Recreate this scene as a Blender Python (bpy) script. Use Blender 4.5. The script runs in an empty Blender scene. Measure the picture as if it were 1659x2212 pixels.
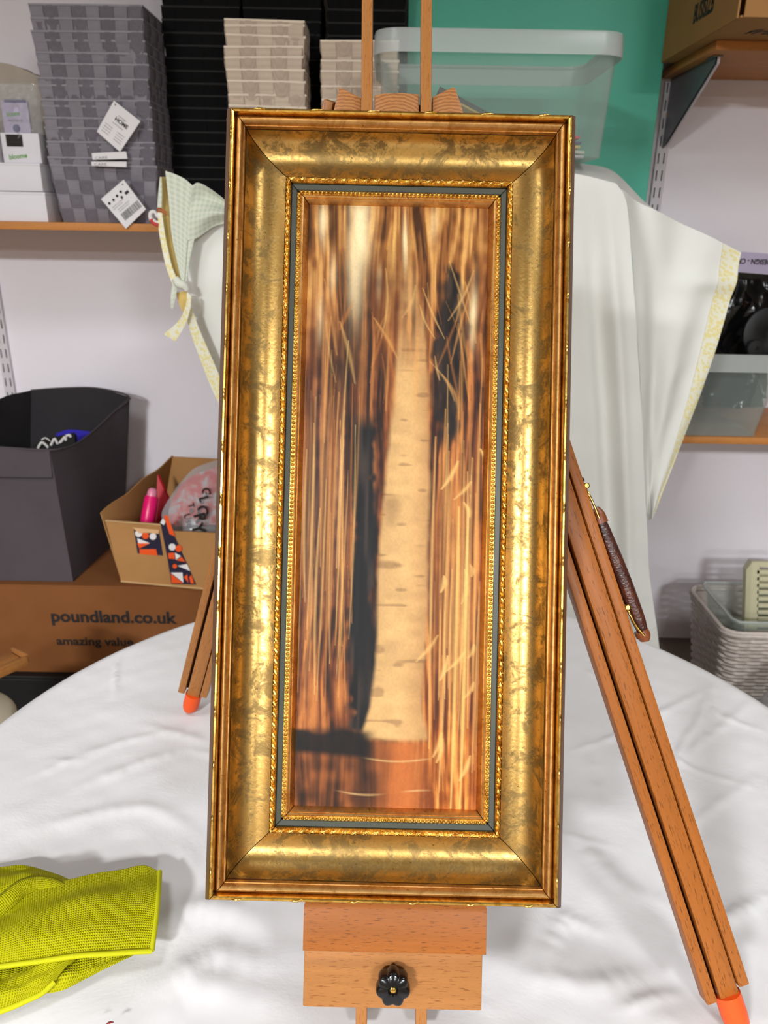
import bpy, bmesh, math, random
import numpy as np
from mathutils import Matrix, Vector

random.seed(7)
rng = np.random.default_rng(7)
S = bpy.context.scene
COL = S.collection

# ------------------------------------------------------------------ camera
F, CX, CY = 1661.0, 829.5, 1106.0
PITCH, ROLL = math.radians(20.6), math.radians(0.94)
CAM = np.array([0.0, 0.0, 1.53])
_f = np.array([0, math.cos(PITCH), -math.sin(PITCH)])
_r = np.array([1.0, 0, 0]); _u = np.array([0, math.sin(PITCH), math.cos(PITCH)])
CR = _r * math.cos(ROLL) + _u * math.sin(ROLL)
CU = -_r * math.sin(ROLL) + _u * math.cos(ROLL)
cam_d = bpy.data.cameras.new('camera'); cam = bpy.data.objects.new('camera', cam_d); COL.objects.link(cam)
cam_d.sensor_fit = 'VERTICAL'; cam_d.sensor_height = 36.0; cam_d.lens = F / 2212 * 36.0
cam_d.clip_start = 0.02; cam_d.clip_end = 50
M = Matrix.Identity(4)
for i in range(3):
    M[i][0], M[i][1], M[i][2], M[i][3] = CR[i], CU[i], -_f[i], CAM[i]
cam.matrix_world = M
cam_d.dof.use_dof = True; cam_d.dof.focus_distance = 0.78; cam_d.dof.aperture_fstop = 10.0
S.camera = cam

# ------------------------------------------------------------------ world, exposure, ceiling lights
S.view_settings.view_transform = 'Standard'; S.view_settings.look = 'None'
S.view_settings.gamma = 1.0; S.view_settings.use_curve_mapping = False
S.view_settings.exposure = 0.13
W = bpy.data.worlds.new('world'); S.world = W; W.use_nodes = True
W.node_tree.nodes['Background'].inputs[0].default_value = (0.9, 0.93, 1.0, 1)
W.node_tree.nodes['Background'].inputs[1].default_value = 0.05
S.cycles.use_denoising = True
S.cycles.max_bounces = 6; S.cycles.diffuse_bounces = 3; S.cycles.glossy_bounces = 3; S.cycles.transmission_bounces = 4; S.cycles.transparent_max_bounces = 12
S.cycles.use_adaptive_sampling = True; S.cycles.adaptive_threshold = 0.05
S.cycles.sample_clamp_indirect = 6.0

CEIL = 2.72
LAMPS = [(-1.75, -3.0, 400), (1.45, -3.0, 190), (-1.75, -5.1, 170), (1.45, -5.1, 120), (-1.0, 0.55, 12), (1.15, 0.55, 15)]

def P(x, y, Y):                                  # pixel of the photograph -> point of the place in the upright plane Y
    v = CR * (x - CX) / F - CU * (y - CY) / F + _f
    return CAM + v * (Y / v[1])
def PZ(x, y, Z):                                 # ... in the level plane Z
    v = CR * (x - CX) / F - CU * (y - CY) / F + _f
    return CAM + v * ((Z - CAM[2]) / v[2])
TAB = 0.75
def PT(x, y, h=0.0): return PZ(x, y, TAB + h)

# ------------------------------------------------------------------ materials
def lin(c):
    return tuple((x / 12.92 if x <= 0.04045 else ((x + 0.055) / 1.055) ** 2.4) for x in (v / 255.0 for v in c)) + (1.0,)
class NT:
    def __init__(s, name):
        s.m = bpy.data.materials.new(name); s.m.use_nodes = True
        s.t = s.m.node_tree; s.n = s.t.nodes; s.b = s.n['Principled BSDF']; s.out = s.n['Material Output']
    def add(s, typ, **kw):
        n = s.n.new(typ)
        for k, v in kw.items():
            if k.startswith('i_'):
                key = k[2:]; key = int(key) if key.isdigit() else key
                n.inputs[key].default_value = v
            else: setattr(n, k, v)
        return n
    def link(s, a, b): s.t.links.new(a, b)
    def coord(s, kind='Object', scale=(1, 1, 1), rot=(0, 0, 0)):
        tc = s.add('ShaderNodeTexCoord'); mp = s.add('ShaderNodeMapping')
        mp.inputs['Scale'].default_value = scale; mp.inputs['Rotation'].default_value = rot
        s.link(tc.outputs[kind], mp.inputs['Vector']); return mp.outputs[0]
    def noise(s, vec, scale, detail=4, rough=0.55, dist=0.0):
        n = s.add('ShaderNodeTexNoise'); n.inputs['Scale'].default_value = scale; n.inputs['Detail'].default_value = detail
        n.inputs['Roughness'].default_value = rough; n.inputs['Distortion'].default_value = dist
        s.link(vec, n.inputs['Vector']); return n.outputs['Fac']
    def ramp(s, fac, stops, interp='LINEAR'):
        r = s.add('ShaderNodeValToRGB'); r.color_ramp.interpolation = interp
        e = r.color_ramp.elements
        while len(e) < len(stops): e.new(0.5)
        for el, (p, c) in zip(e, stops):
            el.position = p; el.color = c if len(c) == 4 else tuple(c) + (1,)
        s.link(fac, r.inputs[0]); return r.outputs[0]
    def mix(s, fac, a, b, mode='MIX'):
        n = s.add('ShaderNodeMix', data_type='RGBA', blend_type=mode)
        for sock, v in ((n.inputs[0], fac), (n.inputs[6], a), (n.inputs[7], b)):
            if isinstance(v, (int, float, tuple)): sock.default_value = v
            else: s.link(v, sock)
        return n.outputs[2]
    def math(s, op, a, b=None):
        n = s.add('ShaderNodeMath', operation=op)
        for sock, v in zip(n.inputs, (a, b)):
            if v is None: continue
            if isinstance(v, (int, float)): sock.default_value = v
            else: s.link(v, sock)
        return n.outputs[0]
    def bump(s, h, strength=0.3, dist=0.002):
        b = s.add('ShaderNodeBump'); b.inputs['Strength'].default_value = strength; b.inputs['Distance'].default_value = dist
        s.link(h, b.inputs['Height']); s.link(b.outputs[0], s.b.inputs['Normal'])
    def set(s, **kw):
        for k, v in kw.items():
            sock = s.b.inputs[k.replace('_', ' ')]
            if hasattr(v, 'is_output') or hasattr(v, 'links'): s.link(v, sock)
            else: sock.default_value = v
        return s

def plain(name, rgb, rough=0.6, metal=0.0, var=0.06, scale=8.0, bump=0.0, bscale=200.0, spec=0.4):
    t = NT(name); v = t.coord(); c = lin(rgb)
    n = t.noise(v, scale)
    lo = tuple(x * (1 - var) for x in c[:3]) + (1,); hi = tuple(min(1, x * (1 + var)) for x in c[:3]) + (1,)
    t.link(t.ramp(n, [(0.3, lo), (0.7, hi)]), t.b.inputs['Base Color'])
    t.set(Roughness=rough, Metallic=metal); t.b.inputs['Specular IOR Level'].default_value = spec
    if bump: t.bump(t.noise(v, bscale, 3), bump, 0.001)
    return t.m

def wood(name, base, dark, rough=0.42, fleck=1.0, sx=1.0):
    # beech: short dark dashes along the local x axis, with soft bands
    t = NT(name)
    v1 = t.coord(scale=(95 * sx, 900, 900)); v2 = t.coord(scale=(3 * sx, 40, 40)); v3 = t.coord(scale=(9 * sx, 230, 230))
    f = t.noise(v1, 1.0, 2, 0.5); band = t.noise(v2, 1.0, 3, 0.6, 0.6); fine = t.noise(v3, 1.0, 4, 0.6)
    b, d = lin(base), lin(dark)
    l2 = tuple(min(1, x * 1.13) for x in b[:3]) + (1,); m2 = tuple(x * 0.86 for x in b[:3]) + (1,)
    c = t.ramp(band, [(0.3, m2), (0.7, l2)])
    c = t.mix(0.30, c, t.ramp(fine, [(0.35, m2), (0.65, l2)]))
    mask = t.ramp(f, [(0.60, (0, 0, 0)), (0.68, (fleck, fleck, fleck))])
    sep = t.add('ShaderNodeSeparateColor'); t.link(mask, sep.inputs[0])
    c = t.mix(sep.outputs[0], c, d)
    t.link(c, t.b.inputs['Base Color']); t.set(Roughness=rough); t.b.inputs['Specular IOR Level'].default_value = 0.25
    t.bump(f, 0.12, 0.0006)
    return t.m

MAT = {}
MAT['wall'] = plain('wall_paint', (243, 235, 242), 0.75, var=0.02, scale=2, bump=0.04, bscale=90)
MAT['wall_far'] = plain('far_wall_paint', (112, 98, 82), 0.8, var=0.05, scale=2)
MAT['ceiling'] = plain('ceiling_paint', (172, 166, 158), 0.8, var=0.02)
MAT['floor'] = plain('floor_vinyl', (104, 92, 78), 0.5, var=0.08, scale=3)
MAT['beech'] = wood('beech_easel', (162, 106, 56), (112, 62, 26), fleck=0.75)
MAT['beech_dark'] = wood('beech_leg', (154, 88, 34), (92, 48, 16), fleck=0.8)
MAT['leg_dark'] = plain('dark_groove', (44, 26, 16), 0.8)  # dark brown standing for the shade in the gaps between leg timbers
MAT['pine'] = wood('shelf_pine', (196, 128, 66), (150, 84, 36), fleck=0.5, rough=0.5)
MAT['card'] = plain('cardboard', (176, 128, 80), 0.85, var=0.08, scale=6, bump=0.1, bscale=120, spec=0.1)
MAT['card_big'] = plain('cardboard_brown', (126, 78, 44), 0.85, var=0.08, scale=5, bump=0.1, bscale=120, spec=0.1)
MAT['card_edge'] = plain('cardboard_edge', (200, 160, 112), 0.9, var=0.1)
MAT['ink'] = plain('black_ink', (34, 26, 24), 0.7)
MAT['ink_soft'] = plain('grey_ink', (130, 126, 132), 0.7)
MAT['white_card'] = plain('white_card', (226, 220, 226), 0.6, var=0.02)
MAT['tag_card'] = plain('tag_card', (232, 226, 228), 0.55, var=0.02)
MAT['tag_edge'] = plain('tag_edge', (206, 200, 186), 0.6, var=0.04)
MAT['black_plastic'] = plain('black_plastic', (14, 13, 14), 0.18, var=0.02)
MAT['black_rubber'] = plain('black_matter', (18, 17, 18), 0.5)
MAT['orange'] = plain('orange_rubber', (228, 80, 16), 0.45, var=0.03)
MAT['brass'] = plain('brass', (214, 170, 84), 0.18, 1.0, var=0.05)
MAT['steel'] = plain('painted_steel', (214, 206, 212), 0.4, var=0.02)
MAT['steel_dark'] = plain('steel_dark', (70, 66, 68), 0.5, var=0.04)
MAT['bracket'] = plain('bracket_steel', (120, 118, 124), 0.4, 0.3)
MAT['green'] = plain('green_board', (80, 184, 158), 0.45, var=0.05, scale=2)
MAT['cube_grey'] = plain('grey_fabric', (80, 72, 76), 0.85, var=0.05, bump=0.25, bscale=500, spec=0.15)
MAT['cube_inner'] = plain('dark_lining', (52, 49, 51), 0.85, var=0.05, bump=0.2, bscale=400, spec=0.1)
MAT['blue'] = plain('blue_cloth', (44, 34, 170), 0.6)
MAT['offwhite'] = plain('offwhite_cloth', (214, 208, 204), 0.7)
MAT['pink'] = plain('pink_plastic', (240, 22, 112), 0.3)
MAT['pink_pale'] = plain('pale_pink_cap', (238, 140, 170), 0.3)
MAT['red'] = plain('red_card', (206, 24, 48), 0.5)
MAT['red_print'] = plain('red_print', (236, 70, 66), 0.45)
MAT['navy'] = plain('navy_print', (34, 28, 52), 0.5)
MAT['orange_print'] = plain('orange_print', (238, 84, 26), 0.5)
MAT['white_print'] = plain('white_print', (232, 226, 224), 0.5)
MAT['tape'] = plain('brown_tape', (226, 176, 130), 0.15)
MAT['cream_plastic'] = plain('cream_plastic', (206, 198, 164), 0.4)
MAT['lavender'] = plain('lavender_paper', (186, 174, 200), 0.5)
MAT['purple'] = plain('purple_print', (70, 58, 110), 0.5)
MAT['logo_green'] = plain('logo_green', (110, 160, 84), 0.5)
MAT['maroon'] = plain('maroon_thing', (120, 24, 22), 0.5)
MAT['beige_paper'] = plain('beige_paper', (186, 172, 158), 0.8, var=0.1)
MAT['cream_seat'] = plain('cream_seat', (196, 184, 160), 0.7)
MAT['liner'] = plain('slate_liner', (74, 76, 69), 0.3, var=0.06, scale=30)
MAT['back_board'] = plain('frame_back', (58, 34, 22), 0.7)
MAT['frame_side'] = plain('frame_side', (112, 78, 52), 0.5, 0.3, var=0.12, scale=40)

def fabric(name, rgb, cell=0.0022, rough=0.9, strength=0.5, var=0.06, kind='UV', sheen=0.0, line=None):
    t = NT(name); v = t.coord(kind, scale=(1 / cell, 1 / cell, 1 / cell))
    w = t.add('ShaderNodeTexWave', wave_type='BANDS', bands_direction='X'); w.inputs['Scale'].default_value = 0.3183
    w2 = t.add('ShaderNodeTexWave', wave_type='BANDS', bands_direction='Y'); w2.inputs['Scale'].default_value = 0.3183
    for q in (w, w2):
        q.inputs['Distortion'].default_value = 1.2; q.inputs['Detail'].default_value = 1; t.link(v, q.inputs['Vector'])
    h = t.math('MULTIPLY', w.outputs['Fac'], w2.outputs['Fac'])
    vo = t.coord('Object'); n = t.noise(vo, 14)
    c = lin(rgb); lo = tuple(x * (1 - var) for x in c[:3]) + (1,); hi = tuple(min(1, x * (1 + var)) for x in c[:3]) + (1,)
    col = t.ramp(n, [(0.3, lo), (0.7, hi)])
    dk = tuple(x * 0.72 for x in c[:3]) + (1,)
    if line is not None: dk = lin(line)
    col = t.mix(t.ramp(h, [(0.05, (0.5, 0.5, 0.5)), (0.4, (0, 0, 0))]), col, dk)
    t.link(col, t.b.inputs['Base Color']); t.set(Roughness=rough); t.b.inputs['Specular IOR Level'].default_value = 0.15
    if strength: t.bump(h, strength, cell * 0.5)
    return t.m
MAT['towel'] = fabric('microfibre', (190, 184, 12), 0.0026, 0.9, 1.0, 0.14)
MAT['towel_edge'] = fabric('towel_stitching', (202, 198, 24), 0.0016, 0.7, 0.8, 0.05)
MAT['strap_grey'] = fabric('grey_strap', (140, 134, 142), 0.0016, 0.8, 0.4, 0.16, 'Object')
MAT['strap_grey_h'] = fabric('grey_strap_across', (116, 110, 118), 0.0016, 0.8, 0.4, 0.14, 'Object')  # darker than the vertical straps: sheen by weave direction put into the colour
MAT['rim_grey'] = plain('grey_rim', (146, 141, 148), 0.7, var=0.1)
MAT['strap_beige'] = fabric('beige_strap', (220, 198, 178), 0.0016, 0.8, 0.3, 0.08, 'Object')
MAT['strap_beige_h'] = fabric('beige_strap_across', (200, 178, 160), 0.0016, 0.8, 0.3, 0.1, 'Object')  # the same weave sheen as a darker beige on the crosswise straps
MAT['rim_beige'] = plain('beige_rim', (238, 220, 200), 0.7, var=0.06)
MAT['strap_black'] = fabric('black_strap', (11, 10, 11), 0.002, 0.8, 0.3, 0.1, 'Object')
MAT['rim_black'] = plain('black_rim', (15, 14, 14), 0.7)

def sheet_mat(name, rgb, scale, strength, var=0.02):
    t = NT(name); v = t.coord(); c = lin(rgb)
    n = t.noise(v, 3, 3); lo = tuple(x * (1 - var) for x in c[:3]) + (1,)
    t.link(t.ramp(n, [(0.35, lo), (0.65, c)]), t.b.inputs['Base Color'])
    t.set(Roughness=0.8); t.b.inputs['Specular IOR Level'].default_value = 0.2
    a = t.noise(v, scale, 5, 0.6, 0.4); t.bump(a, strength, 0.012)
    return t.m
MAT['tablecloth'] = sheet_mat('white_tablecloth', (226, 221, 222), 9, 0.16)
MAT['sheet'] = sheet_mat('white_sheet', (230, 228, 222), 7, 0.12)

def gingham(name):
    t = NT(name); v = t.coord('UV', scale=(1 / 0.011,) * 3)
    sx = t.add('ShaderNodeSeparateXYZ'); t.link(v, sx.inputs[0])
    a = t.math('GREATER_THAN', t.math('FRACT', sx.outputs[0]), 0.5)
    b = t.math('GREATER_THAN', t.math('FRACT', sx.outputs[1]), 0.5)
    f = t.math('MULTIPLY', t.math('ADD', a, b), 0.5)
    c = t.ramp(f, [(0.0, lin((212, 211, 198))), (0.5, lin((203, 206, 190))), (1.0, lin((188, 196, 176)))])
    t.link(c, t.b.inputs['Base Color']); t.set(Roughness=0.85); t.b.inputs['Specular IOR Level'].default_value = 0.15
    return t.m
MAT['gingham'] = gingham('mint_gingham')
def trim_mat(name):
    t = NT(name); v = t.coord('UV', scale=(85, 85, 85))
    vor = t.add('ShaderNodeTexVoronoi'); vor.inputs['Scale'].default_value = 1.6; t.link(v, vor.inputs['Vector'])
    n = t.noise(v, 1.1, 3)
    f = t.math('MULTIPLY', t.ramp(vor.outputs['Distance'], [(0.28, (1, 1, 1)), (0.70, (0, 0, 0))]), n)
    c = t.ramp(f, [(0.12, lin((228, 223, 204))), (0.42, lin((226, 211, 146)))])
    t.link(c, t.b.inputs['Base Color']); t.set(Roughness=0.85)
    return t.m
MAT['trim'] = trim_mat('yellow_print_trim')
MAT['trim_plain'] = plain('yellow_facing', (206, 176, 104), 0.85, var=0.12, scale=20)
MAT['red_thread'] = plain('red_thread', (186, 60, 52), 0.8)

def clear(name, rgb, alpha, rough=0.15, spec=0.5):
    t = NT(name); tr = t.add('ShaderNodeBsdfTransparent'); mx = t.add('ShaderNodeMixShader')
    tr.inputs[0].default_value = (0.96, 0.97, 0.96, 1)
    t.set(Base_Color=lin(rgb), Roughness=rough); t.b.inputs['Specular IOR Level'].default_value = spec
    fr = t.add('ShaderNodeLayerWeight'); fr.inputs['Blend'].default_value = 0.35
    fac = t.math('ADD', t.math('MULTIPLY', fr.outputs['Facing'], 0.28), alpha)
    t.link(fac, mx.inputs[0]); t.link(tr.outputs[0], mx.inputs[1]); t.link(t.b.outputs[0], mx.inputs[2])
    t.link(mx.outputs[0], t.out.inputs['Surface'])
    return t.m
MAT['tub'] = clear('clear_polypropylene', (206, 214, 210), 0.10, 0.12)
MAT['tub_rim'] = clear('clear_rim', (214, 216, 214), 0.40, 0.25)
MAT['film'] = clear('clear_film', (224, 222, 226), 0.16, 0.06, 1.0)
MAT['bag_film'] = clear('printed_film', (208, 206, 210), 0.30, 0.12, 0.6)

# gilding
def gold(name, hi, lo, rough, mottled=0.0, bump=0.0, scale=30, speck=True):
    t = NT(name); v = t.coord()
    n = t.noise(v, scale, 9, 0.72, 0.8); n2 = t.noise(v, scale * 7, 4, 0.6); big = t.noise(v, scale * 0.28, 3)
    f = t.math('ADD', t.math('MULTIPLY', n, 0.72), t.math('ADD', t.math('MULTIPLY', n2, 0.14), t.math('MULTIPLY', big, 0.16)))
    c = t.ramp(f, [(0.5 - 0.07, lin(lo)), (0.5 + 0.05, lin(hi))])
    if mottled: c = t.ramp(f, [(0.40, lin(lo)), (0.47, lin(tuple((a * 0.8 + b * 0.2) for a, b in zip(lo, hi)))), (0.505, lin(tuple((a * 0.3 + b * 0.7) for a, b in zip(lo, hi)))), (0.56, lin(hi))])
    if speck:
        s = t.ramp(t.noise(v, 420, 2, 0.5), [(0.27, (0.8, 0.8, 0.8)), (0.31, (0, 0, 0))])
        sep = t.add('ShaderNodeSeparateColor'); t.link(s, sep.inputs[0])
        c = t.mix(sep.outputs[0], c, lin((86, 58, 22)))
    t.link(c, t.b.inputs['Base Color']); t.set(Metallic=1.0)
    r = t.ramp(f, [(0.44, (rough + 0.16 * mottled,) * 3), (0.54, (rough - 0.04 * mottled,) * 3)])
    t.link(r, t.b.inputs['Roughness'])
    if bump: t.bump(t.math('ADD', f, t.math('MULTIPLY', n2, 0.4)), bump, 0.0008)
    return t.m
MAT['gold_cove'] = gold('gold_leaf_cove', (208, 166, 96), (126, 102, 62), 0.34, 1.0, 0.3, 46)
MAT['gold_bead'] = gold('gold_paint', (206, 158, 98), (176, 128, 72), 0.42, 0, 0.2, 60)
MAT['gold_lip'] = gold('bright_gold', (238, 196, 104), (196, 142, 62), 0.24, 0, 0.2, 80)
MAT['gold_slip'] = gold('gold_slip', (214, 166, 104), (188, 138, 80), 0.36, 0, 0.1, 60)
MAT['gold_carved'] = gold('carved_gold', (232, 186, 92), (176, 122, 50), 0.30, 0, 0.3, 120, False)

def mottle():
    t = NT('red_white_contents'); n = t.noise(t.coord(), 22, 2, 0.5, 0.6)
    t.link(t.ramp(n, [(0.40, lin((206, 196, 200))), (0.50, lin((226, 120, 112))), (0.60, lin((222, 48, 46)))]), t.b.inputs['Base Color']); t.set(Roughness=0.6); return t.m
MAT['red_mottle'] = mottle()
def leather():
    t = NT('brown_leather'); v = t.coord()
    vor = t.add('ShaderNodeTexVoronoi'); vor.inputs['Scale'].default_value = 420; t.link(v, vor.inputs['Vector'])
    n = t.noise(v, 60, 4)
    c = t.ramp(n, [(0.35, lin((46, 17, 11))), (0.7, lin((84, 37, 21)))])
    t.link(c, t.b.inputs['Base Color']); t.set(Roughness=0.38); t.bump(vor.outputs['Distance'], 0.5, 0.0008)
    return t.m
MAT['leather'] = leather()
MAT['leather_light'] = plain('tan_leather_tip', (122, 64, 34), 0.4, var=0.15, scale=80)

# ------------------------------------------------------------------ builders
def setp(o, label=None, cat=None, group=None, kind=None):
    if label: o['label'] = label
    if cat: o['category'] = cat
    if group: o['group'] = group
    if kind: o['kind'] = kind
    return o
def mesh(name, verts, faces, mat, smooth=None, uv=None):
    me = bpy.data.meshes.new(name)
    me.from_pydata([tuple(map(float, v)) for v in verts], [], [tuple(f) for f in faces])
    if mat is not None: me.materials.append(mat)
    if uv is not None:
        l = me.uv_layers.new(name='UVMap'); uv = np.asarray(uv, dtype=np.float32)
        idx = np.empty(len(me.loops), dtype=np.int32); me.loops.foreach_get('vertex_index', idx)
        l.data.foreach_set('uv', uv[idx].ravel())
    bm = bmesh.new(); bm.from_mesh(me); bmesh.ops.recalc_face_normals(bm, faces=bm.faces); bm.to_mesh(me); bm.free()
    if smooth is not None:
        me.shade_smooth()
        if smooth < 179: me.set_sharp_from_angle(angle=math.radians(smooth))
    me.update(); return me
def link(name, me, parent=None, loc=None, mat4=None):
    o = bpy.data.objects.new(name, me); COL.objects.link(o)
    if parent is not None: o.parent = parent
    if mat4 is not None: o.matrix_basis = mat4
    elif loc is not None: o.location = loc
    return o
def world(o):                                    # accumulated origin of an unrotated chain of parents
    v = Vector((0, 0, 0))
    while o is not None: v += o.location; o = o.parent
    return np.array(v)
def part(name, parent, verts, faces, mat, smooth=None, uv=None):   # vertices in world space
    off = world(parent) if parent is not None else np.zeros(3)
    return link(name, mesh(name, np.asarray(verts, float) - off, faces, mat, smooth, uv), parent)
def root(name, loc, label, cat, group=None):
    o = link(name, None, loc=tuple(map(float, loc))); o.empty_display_size = 0.05
    return setp(o, label, cat, group)
def single(name, verts, faces, mat, label, cat, group=None, smooth=None, uv=None):
    v = np.asarray(verts, float); base = np.array([(v[:, 0].min() + v[:, 0].max()) / 2, (v[:, 1].min() + v[:, 1].max()) / 2, v[:, 2].min()])
    o = link(name, mesh(name, v - base, faces, mat, smooth, uv), loc=tuple(base))
    return setp(o, label, cat, group)
def struct(name, verts, faces, mat, parent=None, smooth=None):
    o = part(name, parent, verts, faces, mat, smooth)
    if parent is None: o['kind'] = 'structure'
    return o
BOXF = [(0, 3, 2, 1), (4, 5, 6, 7), (0, 1, 5, 4), (1, 2, 6, 5), (2, 3, 7, 6), (3, 0, 4, 7)]
def boxv(x0, x1, y0, y1, z0, z1):
    return [(x0, y0, z0), (x1, y0, z0), (x1, y1, z0), (x0, y1, z0), (x0, y0, z1), (x1, y0, z1), (x1, y1, z1), (x0, y1, z1)]
def merge(lst):
    V, Fc = [], []
    for v, f in lst:
        k = len(V); V += [tuple(p) for p in v]; Fc += [tuple(i + k for i in q) for q in f]
    return V, Fc
def bevelbox(x0, x1, y0, y1, z0, z1, b=0.002, seg=2):
    bm = bmesh.new(); vs = [bm.verts.new(v) for v in boxv(x0, x1, y0, y1, z0, z1)]
    for f in BOXF: bm.faces.new([vs[i] for i in f])
    bmesh.ops.recalc_face_normals(bm, faces=bm.faces)
    bmesh.ops.bevel(bm, geom=bm.edges[:], offset=b, segments=seg, profile=0.5, affect='EDGES')
    bm.verts.index_update()
    out = [v.co[:] for v in bm.verts], [[v.index for v in f.verts] for f in bm.faces]
    bm.free(); return out
def nrm(v): v = np.asarray(v, float); return v / np.linalg.norm(v)
def bar(name, parent, p0, p1, wdir, w, d, mat, b=0.0012, off=(0, 0), taper=None):
    # timber with its own axes: x along it, y across (wdir), z towards the third side
    p0, p1 = np.asarray(p0, float), np.asarray(p1, float)
    x = nrm(p1 - p0); y = np.asarray(wdir, float); y = nrm(y - x * (x @ y)); z = np.cross(x, y)
    L = np.linalg.norm(p1 - p0)
    v, f = bevelbox(0, L, -w / 2 + off[0], w / 2 + off[0], -d / 2 + off[1], d / 2 + off[1], b)
    me = mesh(name, v, f, mat, 40)
    pw = world(parent)
    m = Matrix.Identity(4)
    for i in range(3): m[i][0], m[i][1], m[i][2], m[i][3] = x[i], y[i], z[i], p0[i] - pw[i]
    return link(name, me, parent, mat4=m)
def catmull(pts, n):
    pts = [np.asarray(p, float) for p in pts]
    if len(pts) == 2: return np.array([pts[0] + (pts[1] - pts[0]) * t for t in np.linspace(0, 1, n)])
    Q = [2 * pts[0] - pts[1]] + pts + [2 * pts[-1] - pts[-2]]
    segl = [np.linalg.norm(pts[i + 1] - pts[i]) for i in range(len(pts) - 1)]; cum = np.r_[0, np.cumsum(segl)]
    out = []
    for s in np.linspace(0, cum[-1], n):
        i = min(len(segl) - 1, max(0, int(np.searchsorted(cum, s, 'right') - 1))); t = (s - cum[i]) / max(segl[i], 1e-9)
        a, b, c, d = Q[i], Q[i + 1], Q[i + 2], Q[i + 3]
        out.append(0.5 * (2 * b + (c - a) * t + (2 * a - 5 * b + 4 * c - d) * t * t + (3 * b - a - 3 * c + d) * t ** 3))
    return np.array(out)
def coons(top, bottom, left, right, nu, nv):
    T, B = catmull(top, nu), catmull(bottom, nu); Lf, Rt = catmull(left, nv), catmull(right, nv)
    u = np.linspace(0, 1, nu)[None, :, None]; v = np.linspace(0, 1, nv)[:, None, None]
    g = (1 - v) * T[None] + v * B[None] + (1 - u) * Lf[:, None] + u * Rt[:, None]
    g -= (1 - u) * (1 - v) * T[0] + u * (1 - v) * T[-1] + (1 - u) * v * B[0] + u * v * B[-1]
    return g
def gridmesh(g, thick=0.0, nd=None, close=True):
    nv, nu = g.shape[:2]
    fs = [(j * nu + i, j * nu + i + 1, (j + 1) * nu + i + 1, (j + 1) * nu + i) for j in range(nv - 1) for i in range(nu - 1)]
    V = g.reshape(-1, 3)
    d1 = np.linalg.norm(np.diff(g, axis=1), axis=2).mean() * (nu - 1); d0 = np.linalg.norm(np.diff(g, axis=0), axis=2).mean() * (nv - 1)
    uu, vv = np.meshgrid(np.linspace(0, d1, nu), np.linspace(0, d0, nv)); uv = np.stack([uu.ravel(), vv.ravel()], 1)
    if thick:
        du = np.gradient(g, axis=1); dv = np.gradient(g, axis=0); n = np.cross(du, dv)
        n /= np.maximum(np.linalg.norm(n, axis=2, keepdims=True), 1e-9)
        if nd is not None and (n.reshape(-1, 3).mean(0) @ np.asarray(nd)) < 0: n = -n
        B = (g - n * thick).reshape(-1, 3); k = len(V)
        fs2 = [tuple(q + k for q in reversed(f)) for f in fs]
        ring = [i for i in range(nu)] + [j * nu + nu - 1 for j in range(1, nv)] + [(nv - 1) * nu + i for i in range(nu - 2, -1, -1)] + [j * nu for j in range(nv - 2, 0, -1)]
        side = [(ring[i], ring[(i + 1) % len(ring)], ring[(i + 1) % len(ring)] + k, ring[i] + k) for i in range(len(ring))]
        V = np.vstack([V, B]); fs = fs + fs2 + side; uv = np.vstack([uv, uv])
    return V, fs, uv
def vnoise(x, y, seed=0, octaves=3):
    # cheap smooth noise from summed sines
    r = np.random.default_rng(seed); out = 0; a = 1.0
    for o in range(octaves):
        for k in range(4):
            th = r.uniform(0, 2 * np.pi); fr = 2 ** o * r.uniform(0.7, 1.3)
            out = out + a * 0.35 * np.sin(fr * (x * math.cos(th) + y * math.sin(th)) + r.uniform(0, 6.28))
        a *= 0.5
    return out
def tube(pts, rad, n=10, seg=24, caps=True):
    C = catmull(pts, seg); rad = np.interp(np.linspace(0, 1, seg), np.linspace(0, 1, len(np.atleast_1d(rad))), np.atleast_1d(rad)) if np.ndim(rad) else np.full(seg, rad)
    T = np.gradient(C, axis=0); T /= np.linalg.norm(T, axis=1, keepdims=True)
    a = np.array([0, 0, 1.0]) if abs(T[0][2]) < 0.9 else np.array([1.0, 0, 0])
    V = []; up = nrm(a - T[0] * (a @ T[0]))
    for c, t, r in zip(C, T, rad):
        up = nrm(up - t * (up @ t)); s = np.cross(t, up)
        for k in range(n):
            th = 2 * math.pi * k / n; V.append(c + r * (math.cos(th) * up + math.sin(th) * s))
    fs = [(j * n + k, j * n + (k + 1) % n, (j + 1) * n + (k + 1) % n, (j + 1) * n + k) for j in range(seg - 1) for k in range(n)]
    if caps: fs += [tuple(range(n))[::-1], tuple((seg - 1) * n + k for k in range(n))]
    return V, fs
def lathe(prof, n=24, origin=(0, 0, 0), ax=(0, 0, 1)):
    z = nrm(ax); a = np.array([1.0, 0, 0]) if abs(z[0]) < 0.9 else np.array([0, 1.0, 0]); x = nrm(np.cross(a, z)); y = np.cross(z, x); o = np.asarray(origin, float)
    V = [o + z * h + r * (math.cos(2 * math.pi * k / n) * x + math.sin(2 * math.pi * k / n) * y) for r, h in prof for k in range(n)]
    m = len(prof)
    fs = [(j * n + k, j * n + (k + 1) % n, (j + 1) * n + (k + 1) % n, (j + 1) * n + k) for j in range(m - 1) for k in range(n)]
    fs += [tuple(range(n))[::-1], tuple((m - 1) * n + k for k in range(n))]
    return V, fs
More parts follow.
